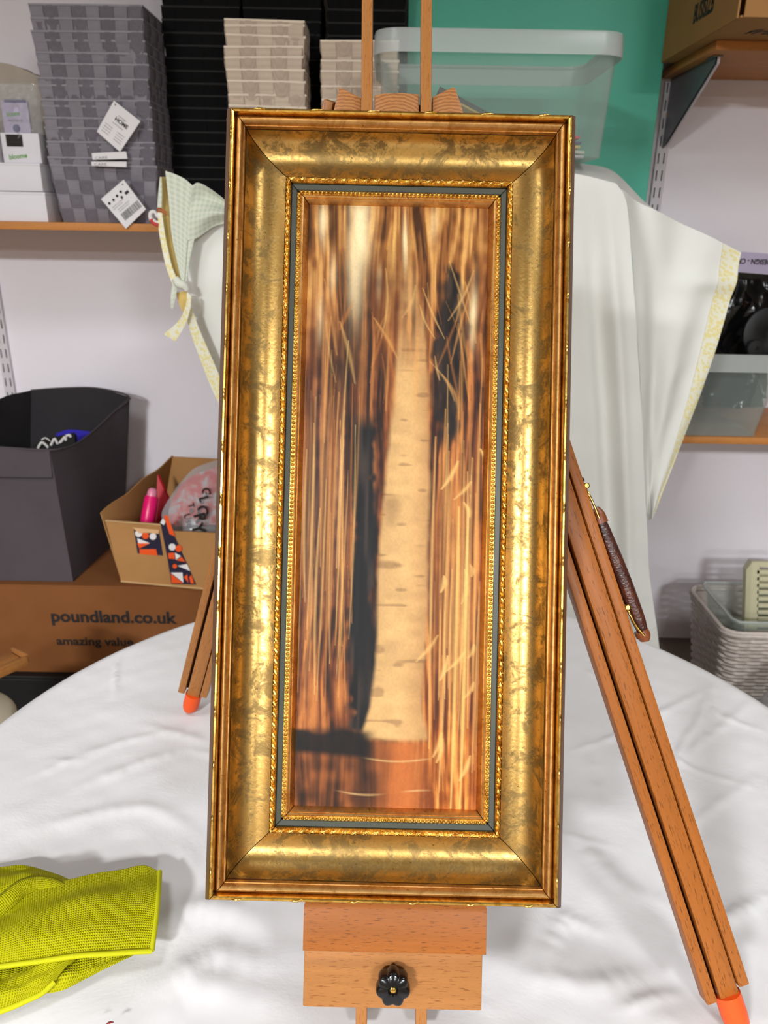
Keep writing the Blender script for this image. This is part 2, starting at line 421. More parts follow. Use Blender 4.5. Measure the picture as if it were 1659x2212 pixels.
def ell(a, b, c, n=8, m=5):
    V, Fc = [], []
    for j in range(m + 1):
        ph = math.pi * j / m
        for k in range(n): V.append((a * math.sin(ph) * math.cos(2 * math.pi * k / n), b * math.sin(ph) * math.sin(2 * math.pi * k / n), c * math.cos(ph)))
    for j in range(m):
        for k in range(n): Fc.append((j * n + k, j * n + (k + 1) % n, (j + 1) * n + (k + 1) % n, (j + 1) * n + k))
    return V, Fc
def prism(poly, d):                              # polygon (list of 3-D points) pushed along vector d
    p = [np.asarray(q, float) for q in poly]; n = len(p); d = np.asarray(d, float)
    return p + [q + d for q in p], [tuple(range(n)), tuple(range(2 * n - 1, n - 1, -1))] + [(i, (i + 1) % n, (i + 1) % n + n, i + n) for i in range(n)]
def text(name, parent, string, org, xd, yd, height, mat, bold=0.0, width=None, shear=0.0):
    # flat lettering laid on a surface: org is the left end of the baseline
    cu = bpy.data.curves.new('t', 'FONT'); cu.body = string; cu.size = 1.0; cu.offset = bold; cu.resolution_u = 3; cu.shear = shear
    ob = bpy.data.objects.new('t', cu); COL.objects.link(ob)
    me = bpy.data.meshes.new_from_object(ob.evaluated_get(bpy.context.evaluated_depsgraph_get()))
    bpy.data.objects.remove(ob); bpy.data.curves.remove(cu)
    co = np.empty(len(me.vertices) * 3); me.vertices.foreach_get('co', co); co = co.reshape(-1, 3)
    w = co[:, 0].max() - co[:, 0].min(); k = height / 0.7; kx = k if width is None else width / w
    xd, yd = nrm(xd), nrm(yd)
    if isinstance(org, tuple) and len(org) == 2: org = org[0]
    V = np.asarray(org)[None] + (co[:, :1] - co[:, 0].min()) * kx * xd + co[:, 1:2] * k * yd - world(parent)
    me.vertices.foreach_set('co', V.ravel()); me.materials.clear(); me.materials.append(mat); me.update(); me.name = name
    return link(name, me, parent)

def sub(child, owner):                           # hand a part to another part of the same thing
    m = owner.matrix_basis.inverted() @ child.matrix_basis
    child.parent = owner; child.matrix_basis = m; return child

# ------------------------------------------------------------------ the room
WY, X0, X1, YB = 2.70, -3.2, 3.2, -6.6
struct('floor', boxv(X0, X1, YB, WY, -0.05, 0), BOXF, MAT['floor'])
struct('ceiling', boxv(X0, X1, YB, WY, CEIL + 0.06, CEIL + 0.12), BOXF, MAT['ceiling'])
struct('wall_back', boxv(X0, X1, WY, WY + 0.1, 0, CEIL + 0.06), BOXF, MAT['wall'])
struct('wall_left', boxv(X0 - 0.1, X0, YB, WY, 0, CEIL + 0.06), BOXF, MAT['wall_far'])
struct('wall_right', boxv(X1, X1 + 0.1, YB, WY, 0, CEIL + 0.06), BOXF, MAT['wall_far'])
struct('wall_front', boxv(X0, X1, YB - 0.1, YB, 0, CEIL + 0.06), BOXF, MAT['wall_far'])
for i, (x, y, e) in enumerate(LAMPS):
    r = root('ceiling_light', (x, y, CEIL), ['square ceiling light panel over the left of the room', 'square ceiling light panel over the right of the room', 'square ceiling light panel at the far left behind the camera', 'square ceiling light panel at the far right behind the camera', 'square ceiling light panel left of the camera, nearest the table', 'square ceiling light panel right of the camera, nearest the table'][i], 'ceiling light', 'ceiling light panels')
    a = 0.31
    fr = merge([(boxv(-a, a, -a, -a + 0.02, 0, 0.06), BOXF), (boxv(-a, a, a - 0.02, a, 0, 0.06), BOXF), (boxv(-a, -a + 0.02, -a + 0.02, a - 0.02, 0, 0.06), BOXF), (boxv(a - 0.02, a, -a + 0.02, a - 0.02, 0, 0.06), BOXF)])
    link('light_frame', mesh('light_frame', fr[0], fr[1], MAT['steel']), r)
    ld = bpy.data.lights.new('panel_lamp', 'AREA'); ld.shape = 'SQUARE'; ld.size = 0.57; ld.energy = e; ld.color = (0.93, 0.985, 1.0)
    link('panel_lamp', ld, r, loc=(0, 0, 0.02))

# shelves and their uprights
SF, SB = 2.272, WY - 0.004
def shelf(label, x0, x1, z0, z1):
    L = x1 - x0
    v, f = bevelbox(0, L, 0, SB - SF, 0, z1 - z0, 0.0015)
    o = link('wall_shelf', mesh('wall_shelf', v, f, MAT['pine'], 40), loc=(x0, SF, z0)); return setp(o, label, 'shelf')
shelf('long wooden wall shelf carrying the stacks of woven baskets', -1.95, 0.02, 1.497, 1.518)
shelf('wooden wall shelf under the cardboard box at upper right', 0.832, 1.9, 1.959, 1.981)
shelf('low wooden wall shelf under the clear tub of black packets', 0.832, 1.9, 0.915, 0.937)
def upright(label, xc, z0, z1):
    r = root('shelf_upright', (xc, WY, z0), label, 'shelf upright')
    w = 0.017; boxes = []; yf = WY - 0.014
    xs = [-w, -0.0105, -0.0065, 0.0065, 0.0105, w]
    for a, b in ((0, 1), (2, 3), (4, 5)): boxes.append((boxv(xc + xs[a], xc + xs[b], yf, yf + 0.002, z0, z1), BOXF))
    z = z0
    while z < z1:
        for a, b in ((1, 2), (3, 4)): boxes.append((boxv(xc + xs[a], xc + xs[b], yf, yf + 0.002, z, min(z1, z + 0.02)), BOXF))
        z += 0.05
    for sx in (-1, 1): boxes.append((boxv(min(xc + sx * w, xc + sx * (w - 0.002)), max(xc + sx * w, xc + sx * (w - 0.002)), yf + 0.002, WY, z0, z1), BOXF))
    v, f = merge(boxes); part('face_plate', r, v, f, MAT['steel'])
    part('slot_back', r, boxv(xc - 0.012, xc + 0.012, yf + 0.009, yf + 0.010, z0, z1), BOXF, MAT['steel_dark'])
    zz = z0 + 0.3
    while zz < z1:
        v, f = lathe([(0.0045, 0), (0.0045, 0.0015), (0.002, 0.002)], 10, (xc, yf, zz), (0, -1, 0)); part('screw_head', r, v, f, MAT['brass']); zz += 0.42
upright('white slotted shelf upright at the left edge of the photo', -1.330, 0.05, 1.49)
upright('white slotted shelf upright beside the green board', 0.862, 0.3, 1.95)
def bracket(label, xc, zt):
    r = root('shelf_bracket', (xc, WY - 0.014, zt - 0.2), label, 'shelf bracket')
    yb, yf = WY - 0.0145, SF + 0.06
    poly = [(xc - 0.002, yb, zt - 0.001), (xc - 0.002, yf, zt - 0.001), (xc - 0.002, yf, zt - 0.02), (xc - 0.002, yb - 0.04, zt - 0.185), (xc - 0.002, yb, zt - 0.195)]
    v, f = prism(poly, (0.003, 0, 0)); part('web', r, v, f, MAT['bracket'])
    v, f = bevelbox(xc - 0.012, xc + 0.016, yf - 0.001, yf + 0.05, zt - 0.004, zt - 0.001, 0.001); part('top_lip', r, v, f, MAT['bracket'])
    v, f = prism([(xc - 0.002, yf, zt - 0.002), (xc - 0.002, yf, zt - 0.02), (xc - 0.002, yb - 0.04, zt - 0.185), (xc - 0.002, yb - 0.036, zt - 0.180), (xc - 0.002, yf + 0.006, zt - 0.018)], (0.010, 0, 0)); part('flange', r, v, f, MAT['steel'])
bracket('grey steel bracket under the upper right wall shelf', 0.862, 1.959)
# green board behind the clear tub
v, f = bevelbox(0.046, 0.800, 2.585, 2.6, 0.9, 2.62, 0.002)
single('green_board', v, f, MAT['green'], 'tall flat green board standing behind the clear tub', 'board')

# ------------------------------------------------------------------ woven baskets
def weave(wt, wb, dt, db, h, nf, ns, nr, amp, gap=0.0014):
    """meshes of a tapered woven basket: vertical straps (one mesh per side and place), horizontal straps, rim, base"""
    cf = [(-1, 0), (1, 0), (0, -1), (0, 1)]
    def pt(side, s, t, o):                       # s along the side -1..1, t 0 top .. 1 bottom, o outwards
        w = (wt + (wb - wt) * t) / 2; d = (dt + (db - dt) * t) / 2; z = h * (1 - t)
        if side == 0: return (s * w, -d - o, z)
        if side == 1: return (w + o, s * d, z)
        if side == 2: return (-s * w, d + o, z)
        return (-w - o, -s * d, z)
    vert = []
    for side in range(4):
        n = nf if side % 2 == 0 else ns
        L = wt if side % 2 == 0 else dt
        for i in range(n):
            s0, s1 = -1 + 2 * i / n, -1 + 2 * (i + 1) / n; g = gap / L * 2
            V, Fc = [], []; m = nr * 3 + 1
            for k in range(m):
                t = k / (m - 1); row = min(nr - 1, int(t * nr * 0.9999)); ph = math.sin(math.pi * (t * nr - row)) ** 0.5 if 0 < t < 1 else 0
                sgn = 1 if (i + row + side * nf) % 2 == 0 else -1
                o = amp * sgn * ph
                for s in (s0 + g, s1 - g): V.append(pt(side, s, t, o))
                for s in (s0 + g, s1 - g): V.append(pt(side, s, t, o - 0.0012))
            for k in range(m - 1):
                a = k * 4; b = a + 4
                Fc += [(a, a + 1, b + 1, b), (a + 2, b + 2, b + 3, a + 3), (a, b, b + 2, a + 2), (a + 1, a + 3, b + 3, b + 1)]
            vert.append((V, Fc))
    hor = []
    for row in range(nr):
        V, Fc = [], []; t0, t1 = row / nr, (row + 1) / nr; g = gap / h
        for side in range(4):
            n = nf if side % 2 == 0 else ns
            for i in range(n):
                sgn = -1 if (i + row + side * nf) % 2 == 0 else 1
                for k in range(3):
                    fr = k / 3.0; s = -1 + 2 * (i + fr) / n; o = amp * sgn * (math.sin(math.pi * fr) ** 0.5 if k else 0)
                    for t, oo in ((t0 + g, o), (t1 - g, o), (t0 + g, o - 0.0012), (t1 - g, o - 0.0012)): V.append(pt(side, s, t, oo))
        m = len(V) // 4
        for k in range(m):
            a = k * 4; b = ((k + 1) % m) * 4
            Fc += [(a, a + 1, b + 1, b), (a + 2, b + 2, b + 3, a + 3), (a, b, b + 2, a + 2), (a + 1, a + 3, b + 3, b + 1)]
        hor.append((V, Fc))
    o = 0.002; rr = 0.0022; loop = []
    for side in range(4):
        for s in (-1, -0.5, 0, 0.5): loop.append(pt(side, s, 0.0, o))
    V, Fc = [], []
    for p in loop:
        for dz, k in ((rr, 1.0), (rr, 0.985), (-rr * 1.2, 0.985), (-rr * 1.2, 1.0)): V.append((p[0] * k, p[1] * k, p[2] + dz))
    m = len(loop)
    for k in range(m):
        a = k * 4; b = ((k + 1) % m) * 4
        Fc += [(a, a + 1, b + 1, b), (a + 1, a + 2, b + 2, b + 1), (a + 2, a + 3, b + 3, b + 2), (a + 3, a, b, b + 3)]
    base = (boxv(-wb / 2, wb / 2, -db / 2, db / 2, 0, 0.002), BOXF)
    return vert, hor, (V, Fc), base
def basket_kind(tag, wt, wb, dt, db, h, nf, ns, nr, amp, strap, rim, full=True):
    ve, ho, ri, ba = weave(wt, wb, dt, db, h, nf, ns, nr, amp)
    d = {'h': h}
    if full:
        d['parts'] = [('vertical_strap', mesh(tag + '_vertical_strap', *m, strap, 50)) for m in ve] + [('horizontal_strap', mesh(tag + '_horizontal_strap', *m, MAT[strap.name.split('_')[0] and ('strap_' + tag + '_h')], 50)) for m in ho]
    else:
        d['parts'] = [('woven_body', mesh(tag + '_woven_body', *merge(ve + ho), strap, 50))]
    d['parts'] += [('rim', mesh(tag + '_rim', *ri, rim)), ('base', mesh(tag + '_base', *ba, strap))]
    return d
def put_basket(kind, name, x, y, zrim, label, group, yaw=0.0, tilt=0.0):
    r = link(name, None, loc=(x, y, zrim - kind['h'])); r.rotation_euler = (0, tilt, yaw); r.empty_display_size = 0.05
    setp(r, label, 'basket', group)
    for n, me in kind['parts']: link(n, me, r)
ORD = 'topmost second third fourth fifth sixth seventh eighth ninth tenth eleventh twelfth thirteenth fourteenth fifteenth sixteenth seventeenth eighteenth nineteenth twentieth'.split()
SH = 1.518
gk = basket_kind('grey', 0.290, 0.262, 0.205, 0.180, 0.146, 8, 6, 4, 0.0026, MAT['strap_grey'], MAT['rim_grey'])
rims = [9, 39, 67, 87, 114, 139, 171, 186, 218, 232, 258, 280, 310, 321, 345, 362]
zs = [P(190, y + 2, 2.30)[2] for y in rims]; k = (SH + gk['h'] + 0.0005 - zs[-1])
for i, z in enumerate(zs):
    lab = 'grey woven basket, %s in the tall grey stack at left' % (ORD[i] + (' from the top' if i else ''))
    if i == len(zs) - 1: lab = 'grey woven basket at the bottom of the tall grey stack'
    put_basket(gk, 'woven_basket', -0.787 + random.uniform(-.003, .003), 2.30 + 0.1025 + random.uniform(-.002, .002), z + k * (i / 15.0), lab, 'grey baskets in the stack', random.uniform(-.012, .012), random.uniform(-.006, .006) if i < 15 else 0)
bk = basket_kind('beige', 0.205, 0.188, 0.150, 0.136, 0.105, 5, 4, 3, 0.0024, MAT['strap_beige'], MAT['rim_beige'])
r1 = [42, 53, 75, 99, 122, 149, 174, 203, 228]
zs = [P(570, y + 2, 2.30)[2] for y in r1]; zt = zs[-1]; n2 = 6
zs += [zt + (SH + bk['h'] + 0.0005 - zt) * (j + 1) / n2 for j in range(n2)]
for i, z in enumerate(zs):
    put_basket(bk, 'woven_basket', -0.332 + random.uniform(-.003, .003), 2.375 + random.uniform(-.002, .002), z, 'beige woven basket, %s in the taller beige stack' % (ORD[i] + (' from the top' if i else '')), 'beige baskets in the taller stack', random.uniform(-.02, .02), random.uniform(-.018, .018) if i < len(zs) - 1 else 0)
r2 = [86, 129, 152, 184, 213]
zs = [P(740, y + 2, 2.31)[2] for y in r2]; zt = zs[-1]; n2 = 6
zs += [zt + (SH + bk['h'] + 0.0005 - zt) * (j + 1) / n2 for j in range(n2)]
for i, z in enumerate(zs):
    put_basket(bk, 'woven_basket', -0.080 + random.uniform(-.003, .003), 2.385 + random.uniform(-.002, .002), z, 'beige woven basket, %s in the shorter beige stack by the easel' % (ORD[i] + (' from the top' if i else '')), 'beige baskets in the shorter stack', random.uniform(-.015, .015), random.uniform(-.01, .01) if i < len(zs) - 1 else 0)
kk = basket_kind('black', 0.215, 0.200, 0.170, 0.155, 0.125, 6, 5, 3, 0.0015, MAT['strap_black'], MAT['rim_black'], False)
for xc, lab, yc in ((-0.530, 'black woven basket in the black stack next to the grey stack', 2.560), (-0.308, 'black woven basket in the black stack behind the taller beige stack', 2.562), (-0.072, 'black woven basket in the black stack behind the shorter beige stack', 2.566)):
    n = 19
    for i in range(n):
        z = SH + kk['h'] + 0.0005 + i * 0.0312
        put_basket(kk, 'woven_basket', xc + random.uniform(-.003, .003), yc, z, lab, lab.replace('basket', 'baskets'), random.uniform(-.012, .012))

# tags on the grey baskets
def quad_axes(c): c = [np.asarray(q) for q in c]; return c[0], c[1] - c[0], c[3] - c[0]
def tag_card(label, px, Y, th):
    c = [P(x, y, Y) for x, y in px]; r = root('price_tag', np.mean(c, 0), label, 'tag', 'white tags on the grey baskets')
    v, f = prism(c, (0, th, 0)); o = part('card', r, v, f, MAT['tag_card'])
    return r, c
def on(c, a, b, lift=0.0006):                    # point on the tag face: a along the top edge, b down
    o, x, y = quad_axes(c); return o + x * a + y * b + np.array([0, -lift, 0])
def rect_on(c, a0, a1, b0, b1): return [on(c, a0, b0), on(c, a1, b0), on(c, a1, b1), on(c, a0, b1)], [(0, 1, 2, 3)]
r, c = tag_card('white price tag reading HOME hanging tilted on the grey stack', [(246, 217), (303, 262), (259, 328), (209, 284)], 2.270, 0.006)
o, xd, yd = quad_axes(c)
text('printed_word', r, 'HOME', on(c, 0.30, 0.42), xd, -yd, 0.0095, MAT['ink'], 0.03)
text('printed_line', r, 'storage', on(c, 0.34, 0.28), xd, -yd, 0.0055, MAT['ink_soft'])
text('printed_line', r, 'woven basket', on(c, 0.28, 0.52), xd, -yd, 0.004, MAT['ink_soft'])
for q in range(4):
    text('printed_line', r, ('set of storage', 'polypropylene', 'wipe clean only', 'keep away from fire')[q], on(c, 0.10, 0.66 + 0.075 * q), xd, -yd, 0.0032, MAT['ink_soft'], width=0.022)
    text('printed_line', r, ('rangement', 'ne pas laver', 'essuyer', 'aufbewahrung')[q], on(c, 0.55, 0.66 + 0.075 * q), xd, -yd, 0.0032, MAT['ink_soft'], width=0.022)
v, f = lathe([(0.0022, 0), (0.0022, 0.0008)], 10, on(c, 0.1, 0.07, 0.0), (0, -1, 0)); part('punched_hole', r, v, f, MAT['ink_soft'])
for lab, px in (('narrow white tag showing above a grey basket rim, upper of two', [(198, 331), (272, 327), (275, 343), (200, 345)]), ('narrow white tag showing above a grey basket rim, lower of two', [(197, 349), (273, 349), (273, 361), (198, 358)])):
    r, c = tag_card(lab, px, 2.275, 0.006); o, xd, yd = quad_axes(c)
    text('printed_line', r, 'CARE', on(c, 0.08, 0.95), xd, -yd, 0.006, MAT['ink_soft'], width=0.034)
r, c = tag_card('white tag with a barcode hanging over the shelf edge', [(267, 388), (315, 452), (272, 494), (218, 430)], 2.264, 0.006)
o, xd, yd = quad_axes(c)                          # this one is read from its left corner
def on2(a, b): return on(c, b, 1 - a)
x2, y2 = -yd, xd
bars = []; a = 0.22
while a < 0.93:
    w = random.choice((0.008, 0.014, 0.02)); bars.append(([on2(a, 0.66), on2(a + w, 0.66), on2(a + w, 0.88), on2(a, 0.88)], [(0, 1, 2, 3)])); a += w + random.choice((0.01, 0.016))
v, f = merge(bars); part('barcode', r, v, f, MAT['ink'])
for q, w in ((0.36, 0.05), (0.42, 0.04), (0.50, 0.05), (0.56, 0.045)):
    text('printed_line', r, 'imported by warehouse', on2(0.12 if q < 0.5 else 0.24, q + 0.04), x2, -y2, 0.0035, MAT['ink_soft'], width=w * 0.8)
for a_, b_ in ((0.14, 0.24), (0.32, 0.24), (0.50, 0.22), (0.68, 0.20), (0.60, 0.33)):
    v, f = lathe([(0.0038, 0), (0.0038, 0.0005), (0.0026, 0.0005), (0.0026, 0)], 14, on2(a_, b_), (0, -1, 0)); part('care_symbol', r, v, f, MAT['ink_soft'])
v, f = [on2(0.76, 0.28), on2(0.90, 0.28), on2(0.90, 0.36), on2(0.76, 0.36)], [(0, 1, 2, 3)]; part('printed_mark', r, v, f, MAT['ink'])
v, f = lathe([(0.0022, 0), (0.0022, 0.0008)], 10, on2(0.88, 0.08), (0, -1, 0)); part('punched_hole', r, v, f, MAT['ink_soft'])

# ------------------------------------------------------------------ white boxes and wax melts on the left of the shelf
def carton(name, label, x0, x1, y0, y1, z0, z1, mat, b=0.002):
    r = root(name, ((x0 + x1) / 2, (y0 + y1) / 2, z0), label, 'box')
    hh = (z1 - z0)
    v, f = bevelbox(x0, x1, y0, y1, z0, z0 + hh * 0.94, b); part('body', r, v, f, mat, 40)
    v, f = bevelbox(x0 - 0.001, x1 + 0.001, y0 - 0.001, y1 + 0.001, z0 + hh * 0.90, z1, b * 0.7); part('lid_flap', r, v, f, mat, 40)
    return r
xr = P(94, 420, 2.285)[0]
zt0, zm = P(50, 352, 2.285)[2], P(50, 413, 2.285)[2]
carton('white_carton', 'lower of two plain white boxes on the shelf', -1.32, xr + 0.004, 2.285, 2.56, SH, zm - 0.0015, MAT['white_card'])
carton('white_carton', 'upper of two plain white boxes on the shelf', -1.30, xr, 2.285, 2.52, zm, zt0, MAT['white_card'])
# clear bag with a boxed wax-melt pack
def wax_pack(x0, x1, label, first):
    yf = 2.30; zb = zt0 + 0.0008; zt = P(40, 215, yf)[2]; zf = P(40, 287, yf)[2]
    r = root('wax_melt_pack', ((x0 + x1) / 2, yf, zb), label, 'package', 'bagged wax melt packs')
    v, f = bevelbox(x0, x1, yf, yf + 0.05, zb, zf, 0.0015); part('tray_box', r, v, f, MAT['white_card'], 40)
    v, f = bevelbox(x0 + 0.008, x1 - 0.024, yf + 0.012, yf + 0.02, zf, zt, 0.001); part('card_sleeve', r, v, f, MAT['lavender'], 40)
    if first:
        text('logo', r, 'bloome', (x0 + 0.016, yf - 0.0006, zb + 0.008), (1, 0, 0.12), (0, 0, 1), 0.012, MAT['logo_green'], 0.03, width=0.05)
        text('logo', r, 'bloome', (x0 + 0.020, yf + 0.0112, zt - 0.040), (1, 0, 0.12), (0, 0, 1), 0.011, MAT['logo_green'], 0.03, width=0.036)
        text('printed_words', r, 'WAX MELTS', (x0 + 0.020, yf + 0.0112, zt - 0.052), (1, 0, 0), (0, 0, 1), 0.005, MAT['ink_soft'], 0.0, width=0.040)
        v, f = lathe([(0.010, 0), (0.010, 0.0008)], 18, (x0 + 0.042, yf + 0.012, zf + 0.012), (0, -1, 0)); part('scent_spot', r, v, f, MAT['purple'])
        v, f = bevelbox(x0 + 0.018, x1 - 0.026, yf + 0.0105, yf + 0.0125, zt - 0.006, zt + 0.001, 0.0004); part('dark_band', r, v, f, MAT['purple'])
        v, f = boxv(x0 + 0.014, x1 - 0.045, yf - 0.0006, yf + 0.0004, zf - 0.034, zf - 0.004), BOXF; part('tray_window', r, v, f, MAT['ink'])
    u = np.linspace(0, 1, 34); w = np.linspace(0, 1, 44); uu, ww = np.meshgrid(u, w)
    zz = zb + 0.03 + ww * (P(40, 178, yf)[2] - zb - 0.03); xx = x0 - 0.004 + uu * (x1 - x0 + 0.008)
    puff = np.sin(np.pi * uu) ** 0.5 * np.sin(np.pi * np.clip(ww, 0.02, 0.98)) ** 0.4
    cr = np.abs(vnoise(uu * 12, ww * 16, 5 + int(first), 4)) * 0.016
    for sgn, nm in ((-1, 'film_front'), (1, 'film_back')):
        yy = (yf + 0.022) + sgn * (0.004 + 0.026 * puff) + cr * puff
        g = np.stack([xx, yy, zz], -1); V, Fc, uv = gridmesh(g); part(nm, r, V, Fc, MAT['film'], 60)
xa = P(6, 330, 2.30)[0]; xb = P(88, 330, 2.30)[0]
wax_pack(xa, xb, 'clear bag holding a lavender wax melt pack on the white boxes', True)
wax_pack(xa - 0.13, xa - 0.012, 'clear bagged wax melt pack cut off by the left photo edge', False)
# crumpled beige bag behind
top = [P(-30, 132, 2.5), P(20, 138, 2.5), P(50, 150, 2.5), P(85, 166, 2.5)]; bot = [p * np.array([1, 1, 0]) + np.array([0, 0.0, zt0 + 0.0]) for p in top]
g = coons(top, bot, [top[0], bot[0]], [top[-1], bot[-1]], 24, 24)
g[..., 1] += vnoise(g[..., 0] * 70, g[..., 2] * 70, 3) * 0.005
for q in range(24): g[q, :, 1] = np.minimum(g[q, :, 1], 2.515)
V, Fc, uv = gridmesh(g - np.array([0, 0.0, 0]), 0.03, (0, -1, 0))
single('paper_bag', V, Fc, MAT['beige_paper'], 'crumpled beige paper bag behind the wax melt packs', 'bag', smooth=60)

# ------------------------------------------------------------------ clear tubs
def rrect(hw, hd, r, n=5):
    out = []
    for cx, cy, a0 in ((hw - r, hd - r, 0), (-hw + r, hd - r, 90), (-hw + r, -hd + r, 180), (hw - r, -hd + r, 270)):
        for k in range(n + 1):
            a = math.radians(a0 + 90 * k / n); out.append((cx + r * math.cos(a), cy + r * math.sin(a)))
    return out
def tub(label, xc, yc, z0, z1, wt, dt, wb, db, rimh, rimo, wall=0.002):
    r = root('storage_tub', (xc, yc, z0), label, 'plastic tub')
    rings = []
    def ring(w, d, z, rad): return [(xc + x, yc + y, z) for x, y in rrect(w / 2, d / 2, rad)]
    lev = [(wb, db, z0, 0.04)] + [(wb + (wt - wb) * t, db + (dt - db) * t, z0 + (z1 - z0) * t, 0.045) for t in (0.04, 0.35, 0.7, 1.0)]
    R1 = [ring(*l) for l in lev]; R2 = [ring(w - 2 * wall, d - 2 * wall, max(z, z0 + 0.002), rad) for w, d, z, rad in reversed(lev)]
    allr = R1 + R2; n = len(R1[0]); V = [p for q in allr for p in q]
    Fc = [(j * n + k, j * n + (k + 1) % n, (j + 1) * n + (k + 1) % n, (j + 1) * n + k) for j in range(len(allr) - 1) for k in range(n)]
    Fc += [tuple(range(n))[::-1], tuple((len(allr) - 1) * n + k for k in range(n))]
    part('tub_body', r, V, Fc, MAT['tub'], 40)
    rr = [ring(wt, dt, z1, 0.05), ring(wt + 2 * rimo * 0.8, dt + 2 * rimo * 0.8, z1 + 0.001, 0.055), ring(wt + 2 * rimo, dt + 2 * rimo, z1 - 0.005, 0.06), ring(wt + 2 * rimo + 0.004, dt + 2 * rimo + 0.004, z1 - rimh, 0.06), ring(wt + 2 * rimo, dt + 2 * rimo, z1 - rimh, 0.058), ring(wt + 2 * rimo - 0.004, dt + 2 * rimo - 0.004, z1 - 0.008, 0.056), ring(wt + 0.002, dt + 0.002, z1 - 0.004, 0.05)]
    V = [p for q in rr for p in q]; m = len(rr)
    Fc = [(j * n + k, j * n + (k + 1) % n, ((j + 1) % m) * n + (k + 1) % n, ((j + 1) % m) * n + k) for j in range(m) for k in range(n)]
    part('rim', r, V, Fc, MAT['tub_rim'], 40)
    return r
TY0, TY1 = 1.92, 2.315
tzb, tzt = P(1305, 338, TY0)[2], P(1200, 67, TY0)[2]
txl, txr = P(818, 110, TY0)[0], P(1346, 110, TY0)[0]
bxr = P(1305, 338, TY0 + 0.01)[0]; bxl = txl + (txr - bxr)
tub('large clear plastic tub on the draped sheet before the green board', (txl + txr) / 2, (TY0 + TY1) / 2, tzb, tzt, txr - txl, TY1 - TY0, bxr - bxl, (TY1 - TY0) * 0.93, 0.045, 0.010)
# papers lying in the tub
def packet(label, px, Y, dY, mat, lift, th=0.004):
    c = [P(x, y, Y) for x, y in px[:2]] + [P(x, y, Y + dY) for x, y in px[2:]]
    v, f = prism(c, (0, 0, th)); single('paper_packet', v, f, mat, label, 'packet', 'packets in the clear tub')
zq = tzb + 0.004
tb = dict(zip(range(9), [None] * 9))
def slab(name, label, cx_, cy_, z, w, d, th, yaw, tilt, mat, cat, group):
    v, f = bevelbox(-w / 2, w / 2, -d / 2, d / 2, 0, th, 0.001)
    o = link(name, mesh(name, v, f, mat, 40), loc=(cx_, cy_, z)); o.rotation_euler = (0, tilt, yaw); return setp(o, label, cat, group)
g_ = 'flat packets lying in the clear tub'
bx = bxr - 0.02
slab('paper_packet', 'white paper packet lowest in the clear tub', bx - 0.13, 2.10, zq, 0.24, 0.2, 0.006, 0.0, 0.02, MAT['white_card'], 'packet', g_)
slab('paper_packet', 'pale grey packet second up in the clear tub', bx - 0.135, 2.09, zq + 0.014, 0.24, 0.2, 0.006, 0.05, 0.06, MAT['tag_edge'], 'packet', g_)
slab('paper_packet', 'yellow edged packet in the clear tub', bx - 0.14, 2.085, zq + 0.029, 0.24, 0.19, 0.006, -0.04, 0.10, MAT['trim_plain'], 'packet', g_)
slab('paper_packet', 'lavender packet in the clear tub', bx - 0.142, 2.085, zq + 0.042, 0.24, 0.19, 0.004, 0.03, 0.12, MAT['purple'], 'packet', g_)
slab('paper_packet', 'red packet on top in the clear tub', bx - 0.145, 2.08, zq + 0.054, 0.24, 0.18, 0.006, 0.0, 0.14, MAT['red'], 'packet', g_)
slab('paper_packet', 'dark grey packet leaning in the clear tub behind the frame corner', bx - 0.25, 2.11, zq + 0.088, 0.24, 0.16, 0.012, 0.0, 0.42, MAT['steel_dark'], 'packet', g_)
slab('paper_packet', 'brown packet leaning on the dark packet in the clear tub', bx - 0.235, 2.085, zq + 0.078, 0.22, 0.12, 0.004, 0.0, 0.42, MAT['trim_plain'], 'packet', g_)

# low right tub with black packets
ly0 = 2.262
lz0, lz1 = 0.9375, P(1600, 766, ly0)[2]
lxr = P(1648, 940, ly0)[0]
tub('clear plastic tub of black packets on the low right shelf', lxr - 0.185, 2.455, lz0, lz1, 0.46, 0.385, 0.37, 0.35, 0.05, 0.012)
gb = 'black packets standing in the low right tub'
def upright_packet(label, px, Y, mat, th=0.012, name='black_packet'):
    v, f = prism([P(x, y, Y) for x, y in px], (0, th, 0)); return single(name, v, f, mat, label, 'packet', gb)
r = root('header_card', P(1640, 700, 2.52), 'lavender header card printed upside down above the black packets', 'card')
cz = [P(1560, 541, 2.52), P(1676, 549, 2.52), P(1676, 593, 2.52), P(1560, 585, 2.52)]
v, f = prism(cz, (0, 0.002, 0)); part('header', r, v, f, MAT['lavender'])
cz2 = [P(1545, 585, 2.52), P(1676, 594, 2.52), P(1640, 880, 2.52), P(1540, 880, 2.52)]
v, f = prism(cz2, (0, 0.008, 0)); part('black_sleeve', r, v, f, MAT['black_plastic'])
text('printed_words', r, 'DESIGN - CRIB', P(1667, 561, 2.517), (-1, 0, 0.02), (0, 0, -1), 0.015, MAT['ink'], 0.02, width=0.118)
